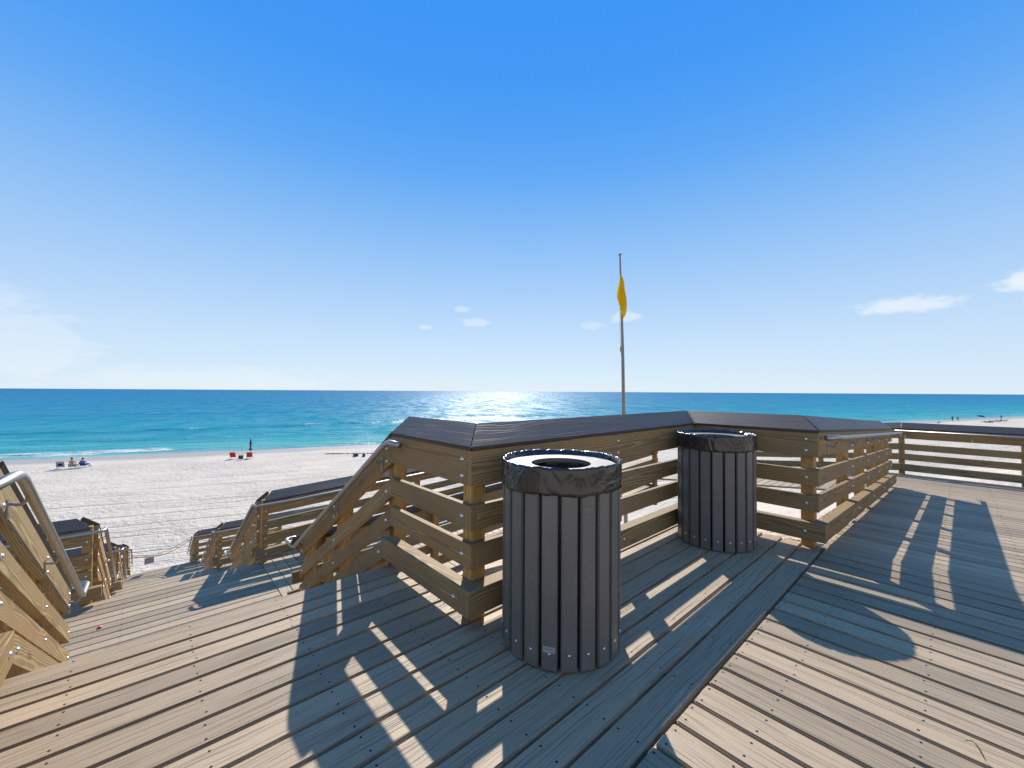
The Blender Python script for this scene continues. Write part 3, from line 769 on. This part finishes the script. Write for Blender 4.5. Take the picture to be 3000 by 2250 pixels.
at = o.data.attributes.new('foam', 'FLOAT', 'POINT'); at.data.foreach_set('value', fatt)

# ------------------------------------------------------------------ flag
M_POLE = mat_plain('painted_pole', (.22, .19, .16), .5, vary=.06)
fp = thing('flagpole', 'tall grey flagpole behind the platform railing', 'flagpole', (14.03, 8.89, zsand(14.03, 8.89)))
zb = zsand(14.03, 8.89)-.3
tube('pole', fp, M_POLE, [(14.05, 8.86, zb), (13.99, 8.94, .45), (13.965, 8.97, 3.0), (13.93, 9.02, 5.2), (13.90, 9.06, 6.72)], lambda t: .078-.046*t, 12, .6, 6)
bm = bmesh.new(); bmesh.ops.create_uvsphere(bm, u_segments=12, v_segments=6, radius=.06); bmesh.ops.scale(bm, vec=(1.5, 1.5, .5), verts=bm.verts)
place(bm_obj('finial', bm, M_POLE, True), fp, Matrix.Translation((13.90, 9.06, 6.735)))
boxo('cleat_box', fp, M_CANLINER, (13.90, 9.02, 2.83), (13.93, 9.05, 3.02), .004)
tube('halyard', fp, M_CANLINER, [(13.915, 9.045, 5.1), (13.90, 9.06, 4.0), (13.915, 9.035, 3.0), (13.93, 9.0, 2.6)], .006, 6, .1)
def mat_cloth(name, col, trans=.5):
    m, nt, b = new_mat(name)
    raw, v, rnd = objcoord(nt); n = noise_n(nt, v, 6, 3)
    c = mix_c(nt, n, tuple(x*.8 for x in col), col); L(nt, c, b.inputs['Base Color']); setv(b, rough=.8, spec=.2)
    tr = N(nt, 'ShaderNodeBsdfTranslucent'); L(nt, c, tr.inputs[0]); mx = N(nt, 'ShaderNodeMixShader'); mx.inputs[0].default_value = trans
    L(nt, b.outputs[0], mx.inputs[1]); L(nt, tr.outputs[0], mx.inputs[2])
    L(nt, mx.outputs[0], [n for n in nt.nodes if n.type == 'OUTPUT_MATERIAL'][0].inputs[0]); return m
M_FLAG = mat_cloth('yellow_flag_cloth', (.95, .70, .015), .6)
def flag():
    top, bot = 5.86, 4.40; rows, cols = 40, 60; vs, fs = [], []
    side = Vector((math.cos(YAW), -math.sin(YAW), 0)); dep = Vector((math.sin(YAW), math.cos(YAW), 0))
    for j in range(rows+1):
        t = j/rows; z = top-(top-bot)*t
        w = .05+.44*min(1, t/.60)**.8 if t < .60 else .49*(1-.55*((t-.60)/.40)**1.3)
        px_ = 13.93-.03*(1-t); py_ = 9.0+.05*(1-t)
        for i in range(cols+1):
            u_ = i/cols; th = u_*math.pi*5+.7*math.sin(t*5)
            amp = w*.5
            fold = math.asin(math.sin(th))*2/math.pi
            s_ = (fold*.86+.2*math.sin(2.7*th+t*3))*amp*.86 + .02*math.sin(t*9)
            d_ = (u_-.5)*.16*w/.39+.05*math.cos(th)*w/.39 - .13
            zz = z-(.16*math.sin(u_*7.5+.6)+.10*u_)*max(0, (t-.55)/.45)
            vs.append(Vector((px_, py_, zz))+side*s_+dep*d_-Vector((14.03, 8.89, 0)))
    for j in range(rows):
        for i in range(cols): a = j*(cols+1)+i; fs.append((a, a+1, a+cols+2, a+cols+1))
    o = mesh_obj('flag', vs, fs, M_FLAG, True); o.location = (14.03, 8.89, 0); COL.objects.link(o)
    tag(o, 'yellow warning flag hanging limp from the tall flagpole', 'flag')
flag()

# ------------------------------------------------------------------ rope, sign, litter
def sag(p0, p1, d, n=14):
    p0, p1 = Vector(p0), Vector(p1)
    return [p0.lerp(p1, i/n)-UZ*(d*4*(i/n)*(1-i/n)) for i in range(n+1)]
M_YEL = mat_plain('yellow_rope', (.72, .52, .03), .6); M_RED = mat_plain('red_tape', (.42, .03, .05), .6); M_SIGN = mat_plain('sign_back', (.30, .26, .22), .6)
def rope(name, lab, mat, p0, p1, d, r):
    vs, fs = tube_mesh(sag(p0, p1, d), r, 6, .02, 2); o = mesh_obj(name, [v-Vector(p0) for v in vs], fs, mat, True); o.location = p0; COL.objects.link(o); tag(o, lab, 'barrier')
rope('barrier_rope', 'yellow rope strung across the head of the lowest stair flight', M_YEL, (-.40, 18.30, -4.24), (1.17, 18.30, -4.0), .24, .011)
rope('barrier_tape', 'dark red tape sagging below the yellow rope across the stairs', M_RED, (-.40, 18.31, -4.28), (1.17, 18.31, -4.08), .27, .008)
o = boxo('hanging_sign', None, M_SIGN, (-.06, 18.315, -4.66), (.18, 18.325, -4.455), .002); tag(o, 'small grey card hanging from the red tape', 'sign')
bm = bmesh.new(); bmesh.ops.create_icosphere(bm, subdivisions=2, radius=.024); bmesh.ops.scale(bm, vec=(1.1, .9, .5), verts=bm.verts)
for v in bm.verts: v.co += Vector((noise.noise(v.co*60), noise.noise(v.co*60+V(5, 5, 5)), abs(noise.noise(v.co*50)))) * .016
o = bm_obj('litter', bm, mat_plain('pink_wrapper', (.75, .06, .12), .5)); o.location = (-.37, 6.33, -1.392); COL.objects.link(o); tag(o, 'crumpled pink scrap lying on the first stair landing', 'litter')
vs, fs = [], []
for i in range(9):
    t = i/8; w_ = .006*math.sin(math.pi*min(1, t*.9+.1))+.0006
    c = Vector((2.085-.035*t+.02*t*t, -.045+.045*t, .055*math.sin(t*2.2)+.002)); sd2 = Vector((.7, .7, 0))
    vs += [c-sd2*w_, c+sd2*w_+UZ*.002]
for i in range(8): fs.append((2*i, 2*i+1, 2*i+3, 2*i+2))
o = mesh_obj('grass_blade', vs, fs, mat_plain('grass_green', (.22, .24, .05), .6), True); COL.objects.link(o); tag(o, 'single yellow-green grass blade sticking up between the deck boards', 'grass blade')
mod = o.modifiers.new('thick', 'SOLIDIFY'); mod.thickness = .0012

# ------------------------------------------------------------------ beach things
def ground(x, y, dz=0): return Vector((x, y, zsand(x, y)+dz))
M_FR = mat_plain('chair_frame', (.55, .53, .50), .4, .6)
def beach_chair(label, x, y, yaw, fabric, group='beach chairs near the water', frame=None, panel=None, bh=.82):
    p = ground(x, y); root = thing('beach_chair', label, 'beach chair', p, group)
    Rz = Matrix.Translation(p) @ Matrix.Rotation(yaw, 4, 'Z')       # chair faces local +y
    def bar(nm, pts, r=.014): 
        vs, fs = tube_mesh(pts, r, 6, .03, 2); place(mesh_obj(nm, vs, fs, frame or M_FR, True), root, Rz)
    def cloth(nm, a, b, wd, mat, sagd=.03, par=None):
        vs, fs = [], []; a, b = Vector(a), Vector(b); n = 8; m = 4
        nrm = (b-a).cross(Vector((1, 0, 0))).normalized()
        for k in (0, 1):
            for j in range(n+1):
                for i in range(m+1):
                    t = j/n; c = a.lerp(b, t)-nrm*(sagd*math.sin(math.pi*t)*math.sin(math.pi*i/m)+.006*k)
                    rr = 1-.10*(max(0, abs(t-.5)-.38)/.12)**2
                    vs.append(c+Vector(((i/m-.5)*wd*rr, 0, 0)))
        q = (n+1)*(m+1)
        for j in range(n):
            for i in range(m):
                e_ = j*(m+1)+i; fs.append((e_, e_+1, e_+m+2, e_+m+1)); fs.append((q+e_+m+1, q+e_+m+2, q+e_+1, q+e_))
        o = mesh_obj(nm, vs, fs, mat, True); place(o, par or root, Rz); return o
    cloth('seat', (0, -.05, .22), (0, .45, .28), .56, fabric)
    bk = cloth('backrest', (0, -.05, .20), (0, -.05-.31*(bh-.2)/.62, bh), .60, fabric)
    if panel: cloth('panel', (0, -.185, .36), (0, -.31, .62), .34, panel, .02, bk)
    for sx_ in (-.3, .3):
        bar('leg', [(sx_, .46, .29), (sx_, .30, .0)]); bar('leg', [(sx_, .20, .25), (sx_, -.22, .0)])
        bar('arm', [(sx_*1.05, .42, .46), (sx_*1.05, -.20, .48)], .022)
        bar('upright', [(sx_, .38, .28), (sx_*1.03, .36, .46)], .012)
        bar('back_post', [(sx_, -.05, .2), (sx_, -.06-.31*(bh-.2)/.62, bh+.02)])
    bar('back_rail', [(-.3, -.06-.31*(bh-.2)/.62, bh+.015), (.3, -.06-.31*(bh-.2)/.62, bh+.015)]); bar('front_rail', [(-.3, .46, .285), (.3, .46, .285)])
    return root
C_RED = mat_cloth('red_sling', (.62, .07, .035), .25); C_NAVY = mat_cloth('navy_sling', (.02, .035, .16), .1); C_BLUE = mat_cloth('blue_sling', (.02, .12, .42), .2)
C_PALE = mat_cloth('pale_sling', (.50, .49, .45), .2)
def mat_stripe():
    m, nt, b = new_mat('striped_sling'); t = N(nt, 'ShaderNodeTexCoord'); s_ = N(nt, 'ShaderNodeSeparateXYZ'); L(nt, t.outputs['Object'], s_.inputs[0])
    k = math_n(nt, 'GREATER_THAN', math_n(nt, 'SINE', math_n(nt, 'MULTIPLY', s_.outputs[0], 52.0)), 0.0)
    L(nt, mix_c(nt, k, (.65, .62, .56), (.02, .025, .06)), b.inputs['Base Color']); setv(b, rough=.8); return m
C_STR = mat_stripe()
SEA = R(-19)
beach_chair('red sling beach chair facing the sea, left one beside the folded umbrella', 7.64, 59.4, SEA-.1, C_RED)
beach_chair('red sling beach chair facing the sea, right under the folded umbrella', 9.22, 58.6, SEA+.1, C_RED)
beach_chair('empty pale beach chair with navy back panel left of the seated couple', -6.95, 63.8, SEA+.2, C_PALE, panel=C_NAVY)
beach_chair('striped beach chair under the sunbather in the straw hat', -6.05, 63.3, SEA, C_STR, bh=.50)
beach_chair('blue beach chair at the right of the seated couple', -5.25, 63.3, SEA-.25, C_BLUE, bh=.58)
# folded umbrella
def lathe(prof, n=20, pleat=0.0, k=8):
    vs, fs = [], []
    for (r, z) in prof:
        for i in range(n): a = 2*math.pi*i/n; rr = r*(1+pleat*math.cos(k*a)); vs.append((rr*math.cos(a), rr*math.sin(a), z))
    for j in range(len(prof)-1):
        for i in range(n): fs.append((j*n+i, j*n+(i+1) % n, (j+1)*n+(i+1) % n, (j+1)*n+i))
    fs.append(tuple(range(n-1, -1, -1))); fs.append(tuple(range((len(prof)-1)*n, len(prof)*n)))
    return vs, fs
def bandmat(name, stops):
    m, nt, b = new_mat(name); t = N(nt, 'ShaderNodeTexCoord'); s_ = N(nt, 'ShaderNodeSeparateXYZ'); L(nt, t.outputs['Object'], s_.inputs[0])
    L(nt, ramp(nt, math_n(nt, 'DIVIDE', s_.outputs[2], 2.5), stops, 'CONSTANT'), b.inputs['Base Color']); setv(b, rough=.8); return m
p = ground(9.35, 58.95); um = thing('folded_umbrella', 'furled blue and red beach umbrella standing behind the red chairs', 'umbrella', p)
vs, fs = lathe([(.02, -.3), (.02, 2.3)], 8); place(mesh_obj('pole', vs, fs, mat_plain('white_pole', (.7, .7, .68), .4), True), um, Matrix.Translation(p))
vs, fs = lathe([(.02, .93), (.09, .98), (.16, 1.12), (.15, 1.2), (.075, 1.26), (.085, 1.4), (.10, 1.8), (.10, 2.0), (.075, 2.15), (.02, 2.5)], 32, .25, 8)
place(mesh_obj('canopy', vs, fs, bandmat('furled_canopy', [(0.0, (.01, .10, .17)), (.505, (.45, .05, .035)), (.70, (.02, .04, .16)), (.80, (.01, .11, .22))]), True), um, Matrix.Translation(p))
# little table between the red chairs
M_TBL = mat_plain('dark_plastic', (.05, .055, .06), .5)
p = ground(8.35, 58.95); tb = thing('cooler', 'dark cooler on the sand between the two red chairs', 'cooler', p)
place(boxo('x', None, M_TBL, (0, 0, 0), (.1, .1, .1)), None, Matrix.Identity(4)) if False else None
boxo('body', tb, M_TBL, p+V(-.24, -.18, 0), p+V(.24, .18, .34), .03); boxo('lid', tb, M_TBL, p+V(-.255, -.195, .342), p+V(.255, .195, .41), .02)
tube('handle', tb, M_TBL, [p+V(-.25, 0, .34), p+V(-.27, 0, .50), p+V(.27, 0, .50), p+V(.25, 0, .34)], .012, 6, .04)
def bagobj(lab, x, y, yaw):
    p = ground(x, y, -.01); root = thing('beach_bag', lab, 'bag', p, 'dark bags on the sand'); Mx = Matrix.Translation(p) @ Matrix.Rotation(yaw, 4, 'Z')
    bm = bmesh.new(); bmesh.ops.create_cube(bm, size=1); bmesh.ops.subdivide_edges(bm, edges=bm.edges[:], cuts=3, use_grid_fill=True)
    for v in bm.verts:
        v.co = v.co*1.0; k = 1-.35*max(0, v.co.z); v.co.x *= .55*k; v.co.y *= .34*k; v.co.z = (v.co.z+.5)*.42
        v.co += Vector((noise.noise(v.co*6+V(x, y, 0)), noise.noise(v.co*6+V(y, 3, 0)), noise.noise(v.co*7)))*.03
    place(bm_obj('body', bm, M_TBL, True), root, Mx)
    vs, fs = tube_mesh([(-.14, .02, .38), (-.10, .0, .58), (.10, .0, .58), (.14, .02, .38)], .014, 6, .05); place(mesh_obj('strap', vs, fs, M_TBL, True), root, Mx)
bagobj('dark beach bag left of the handrail, near the seaweed line', 19.75, 52.0, .3); bagobj('second dark beach bag, closest to the handrail', 20.45, 51.1, 1.1)
# washed-up seaweed
rw = random.Random(3); vs, fs = [], []
for i in range(150):
    t = rw.random(); x = 17.6+5.2*t+rw.gauss(0, .25); y = 57.1-4.0*t+rw.gauss(0, .22)*(1.2-t); z = zsand(x, y)+.012
    for k in range(2):
        a = rw.random()*3.14; l = rw.uniform(.05, .18); d = V(math.cos(a)*l, math.sin(a)*l, rw.uniform(0, .03)); n_ = V(-math.sin(a)*.02, math.cos(a)*.02, .01)
        b0 = len(vs); c = V(x, y, z); vs += [c-d-n_, c+d-n_, c+d+n_+V(0, 0, .02), c-d+n_+V(0, 0, .02)]; fs.append((b0, b0+1, b0+2, b0+3))
o = mesh_obj('seaweed', vs, fs, mat_plain('dry_seaweed', (.06, .045, .03), .9)); COL.objects.link(o); tag(o, 'dark line of washed up seaweed on the pale sand', 'seaweed', kind='stuff')
# open umbrellas
def umbrella(lab, x, y, rad, hgt, tilt, col, yaw):
    p = ground(x, y); root = thing('beach_umbrella', lab, 'umbrella', p); Mx = Matrix.Translation(p) @ Matrix.Rotation(yaw, 4, 'Z')
    vs, fs = lathe([(.022, -.3), (.022, hgt)], 8); place(mesh_obj('pole', vs, fs, M_FR, True), root, Mx)
    n, m = 16, 6; vs, fs = [], []
    for k in (0, 1):
        for j in range(m+1):
            r = rad*j/m
            for i in range(n):
                a = 2*math.pi*i/n; sc_ = (1-.03*(i % 2)); z = hgt-.42*rad*(j/m)**1.7-.01*k-(0.03*(i % 2)*(j/m))
                vs.append(Matrix.Rotation(tilt, 3, 'X') @ Vector((r*sc_*math.cos(a), r*sc_*math.sin(a), z-hgt))+V(0, 0, hgt))
    q = (m+1)*n
    for j in range(m):
        for i in range(n):
            a_ = j*n+i; b_ = j*n+(i+1) % n; fs.append((a_, b_, b_+n, a_+n)); fs.append((q+a_+n, q+b_+n, q+b_, q+a_))
    place(mesh_obj('canopy', vs, fs, col, True), root, Mx)
umbrella('turquoise beach umbrella peeking over the dark ramp railing cap', 126, 14.0, 1.15, 2.1, 0.0, mat_cloth('turquoise_canopy', (.10, .50, .50), .4), 0)
umbrella('navy beach umbrella above the group of sunbathers far right', 190.6, -4.2, 1.05, 2.1, .18, mat_cloth('navy_canopy', (.015, .04, .10), .1), 0)

# ------------------------------------------------------------------ people
def mat_person(name, skin, bands):
    """bands: (z0, z1, colour) of clothing in the figure's own height"""
    m, nt, b = new_mat(name); t = N(nt, 'ShaderNodeTexCoord'); s_ = N(nt, 'ShaderNodeSeparateXYZ'); L(nt, t.outputs['Object'], s_.inputs[0])
    c = N(nt, 'ShaderNodeRGB'); c.outputs[0].default_value = (*skin, 1); c = c.outputs[0]
    for (z0, z1, col) in bands:
        k = math_n(nt, 'MULTIPLY', math_n(nt, 'GREATER_THAN', s_.outputs[2], z0), math_n(nt, 'LESS_THAN', s_.outputs[2], z1)); c = mix_c(nt, k, c, col)
    L(nt, c, b.inputs['Base Color']); setv(b, rough=.7, spec=.3); return m
STAND = dict(pelvis=(0, 0, .95), belly=(0, .01, 1.10), chest=(0, 0, 1.32), neck=(0, 0, 1.48), head0=(0, .015, 1.58), head1=(0, .02, 1.69),
             sl=(-.19, 0, 1.41), el=(-.25, -.03, 1.14), wl=(-.25, .05, .90), hl=(-.25, .08, .80), sr=(.19, 0, 1.41), er=(.25, -.02, 1.14), wr=(.25, .07, .90), hr=(.25, .10, .80),
             jl=(-.10, 0, .90), kl=(-.11, .06, .50), al=(-.11, .0, .08), tl=(-.11, .16, .04), jr=(.10, 0, .90), kr=(.11, -.02, .50), ar=(.11, -.16, .10), tr=(.11, -.02, .04))
RAD = dict(pelvis=(.15, .11), belly=(.13, .095), chest=(.155, .11), neck=(.055, .055), head0=(.075, .085), head1=(.07, .085), sl=(.062, .06), el=(.043, .043), wl=(.03, .03), hl=(.035, .02),
           sr=(.062, .06), er=(.043, .043), wr=(.03, .03), hr=(.035, .02), jl=(.09, .09), kl=(.06, .06), al=(.04, .04), tl=(.04, .03), jr=(.09, .09), kr=(.06, .06), ar=(.04, .04), tr=(.04, .03))
EDG = [('pelvis', 'belly'), ('belly', 'chest'), ('chest', 'neck'), ('neck', 'head0'), ('head0', 'head1')]
for q in 'lr': EDG += [('chest', 's'+q), ('s'+q, 'e'+q), ('e'+q, 'w'+q), ('w'+q, 'h'+q), ('pelvis', 'j'+q), ('j'+q, 'k'+q), ('k'+q, 'a'+q), ('a'+q, 't'+q)]
def person(lab, p, yaw, pose, mat, hair, hat=None, scale=1.0, group=None):
    J = dict(STAND); J.update(pose); ks = list(J)
    me = bpy.data.meshes.new('person'); me.from_pydata([J[k] for k in ks], [(ks.index(a), ks.index(b)) for a, b in EDG], [])
    me.materials.append(mat); o = bpy.data.objects.new('person', me); COL.objects.link(o)
    M4 = Matrix.Translation(p) @ Matrix.Rotation(yaw, 4, 'Z') @ Matrix.Scale(scale, 4); o.matrix_basis = M4; WM[o.name] = M4
    sk = o.modifiers.new('skin', 'SKIN'); sk.use_smooth_shade = True
    for i, k in enumerate(ks):
        v = me.skin_vertices[0].data[i]; v.radius = RAD[k]; v.use_root = (k == 'pelvis')
    o.modifiers.new('sub', 'SUBSURF').levels = 1; o.modifiers['sub'].render_levels = 1
    h = Vector(J['head1']); d = (h-Vector(J['head0'])).normalized()
    bm = bmesh.new(); bmesh.ops.create_uvsphere(bm, u_segments=12, v_segments=8, radius=.105)
    for v in bm.verts:
        if v.co.z < -.02: v.co *= .86; v.co.y -= .03
    place(bm_obj('hair', bm, hair, True), o, M4 @ Matrix.Translation(h+d*.012-V(0, .018, 0)))
    if hat:
        vs, fs = lathe([(.21, .0), (.20, .02), (.10, .035), (.095, .10), (.06, .125)], 16); place(mesh_obj('hat', vs, fs, hat, True), o, M4 @ Matrix.Translation(h+d*.05))
    tag(o, lab, 'person', group); return o
SIT = dict(pelvis=(0, -.02, .30), belly=(0, -.08, .46), chest=(0, -.16, .70), neck=(0, -.18, .87), head0=(0, -.16, .97), head1=(0, -.15, 1.08),
           sl=(-.19, -.17, .80), el=(-.27, -.02, .56), wl=(-.22, .20, .50), hl=(-.20, .29, .49), sr=(.19, -.17, .80), er=(.27, -.02, .56), wr=(.22, .20, .50), hr=(.20, .29, .49),
           jl=(-.10, .02, .33), kl=(-.12, .44, .46), al=(-.12, .70, .09), tl=(-.12, .84, .05), jr=(.10, .02, .33), kr=(.12, .44, .46), ar=(.12, .72, .09), tr=(.12, .86, .05))
LIE = dict(pelvis=(0, 0, .17), belly=(0, -.14, .16), chest=(0, -.36, .19), neck=(0, -.53, .24), head0=(0, -.62, .30), head1=(0, -.71, .36),
           sl=(-.19, -.45, .19), el=(-.34, -.40, .08), wl=(-.30, -.16, .06), hl=(-.28, -.06, .06), sr=(.19, -.45, .19), er=(.34, -.45, .08), wr=(.26, -.62, .07), hr=(.2, -.7, .07),
           jl=(-.10, .05, .14), kl=(-.13, .40, .42), al=(-.12, .66, .08), tl=(-.12, .79, .06), jr=(.10, .05, .14), kr=(.12, .50, .14), ar=(.12, .92, .08), tr=(.12, 1.0, .12))
H_BR = mat_plain('brown_hair', (.06, .035, .02), .6); H_BK = mat_plain('dark_hair', (.02, .017, .015), .6); M_STRAW = mat_plain('straw_hat', (.50, .36, .16), .8)
SK = (.46, .25, .16)
person('bare-backed sunbather in a straw hat seated in the striped chair', ground(-6.05, 63.3), SEA, SIT, mat_person('figure_a', SK, [(.2, .40, (.05, .05, .12))]), H_BR, M_STRAW)
person('seated person wrapped in a blue towel in the blue chair', ground(-5.25, 63.3, -.06), SEA-.25, dict(SIT, head1=(.02, -.12, 1.03), head0=(.01, -.14, .95)), mat_person('figure_b', SK, [(.1, .80, (.03, .14, .34))]), H_BK)
dk = [(.55, 1.46, (.03, .035, .05))]
person('person in dark clothes strolling along the shore, left of the pair', ground(194.4, 1.8), R(60), {}, mat_person('figure_c', SK, [(.06, 1.46, (.03, .035, .05))]), H_BK, group='walkers on the far shore')
person('person in white top and dark bottoms strolling, right of the pair', ground(196, .6), R(70), dict(kl=(-.11, .14, .5), al=(-.11, .24, .08), tl=(-.11, .38, .05)), mat_person('figure_d', SK, [(.45, 1.02, (.03, .03, .04)), (1.02, 1.46, (.35, .34, .33))]), H_BK, group='walkers on the far shore')
person('long-haired bather in a green swimsuit standing behind the sunbathers', ground(217, -9.3), R(-40), dict(el=(-.34, 0, 1.2), wl=(-.42, .03, 1.0), hl=(-.46, .04, .92), er=(.34, 0, 1.2), wr=(.42, .03, 1.0), hr=(.46, .04, .92)), mat_person('figure_e', (.40, .22, .13), [(.80, 1.38, (.05, .09, .06))]), H_BK, group='walkers on the far shore')
M_TOW = [mat_plain('towel_white', (.6, .58, .56), .9), mat_plain('towel_rust', (.35, .08, .05), .9), mat_plain('towel_sand', (.45, .35, .22), .9)]
sun_spots = [(188.5, -5.2, .4, (.02, .03, .09), 'sunbather in a navy swimsuit lying nearest below the umbrella'), (190.2, -6.0, .9, (.03, .03, .05), 'sunbather in black lying beside the navy one'),
             (194.5, -7.6, .6, (.35, .04, .02), 'sunbather in a red swimsuit lying among the group'), (197.5, -8.8, .2, (.25, .18, .08), 'sunbather in tan swimwear at the right end of the group')]
for i, (x, y, yw, c, lab) in enumerate(sun_spots):
    person(lab, ground(x, y, .03), yw, LIE, mat_person('figure_s%d' % i, (.34, .18, .11), [(-1, 1, (c[0]*.6+.12, c[1]*.6+.07, c[2]*.6+.05))]), H_BK, group='sunbathers on the far sand', scale=1.25)
    vs, fs = [], []
    for k in (0, 1):
        for j in range(9):
            for ii in range(5): a_, b_ = (ii/4-.5)*.95, (j/8-.5)*2.2+.1; vs.append((a_, b_, .012*math.sin(a_*9)*math.sin(b_*5)+.02-.015*k))
    for j in range(8):
        for ii in range(4): e_ = j*5+ii; fs.append((e_, e_+1, e_+6, e_+5)); fs.append((45+e_+5, 45+e_+6, 45+e_+1, 45+e_))
    o = mesh_obj('beach_towel', vs, fs, M_TOW[i % 3], True); o.location = ground(x, y); o.rotation_euler = (0, 0, yw); COL.objects.link(o)
    tag(o, 'towel spread under the %s' % lab.split(' lying')[0].split(' at ')[0], 'towel', 'towels under the sunbathers')
beach_chair('small pale blue beach chair standing alone above the far railing', 171.5, 4.4, R(40), mat_cloth('aqua_sling', (.18, .34, .36), .2), group='beach chairs near the water')
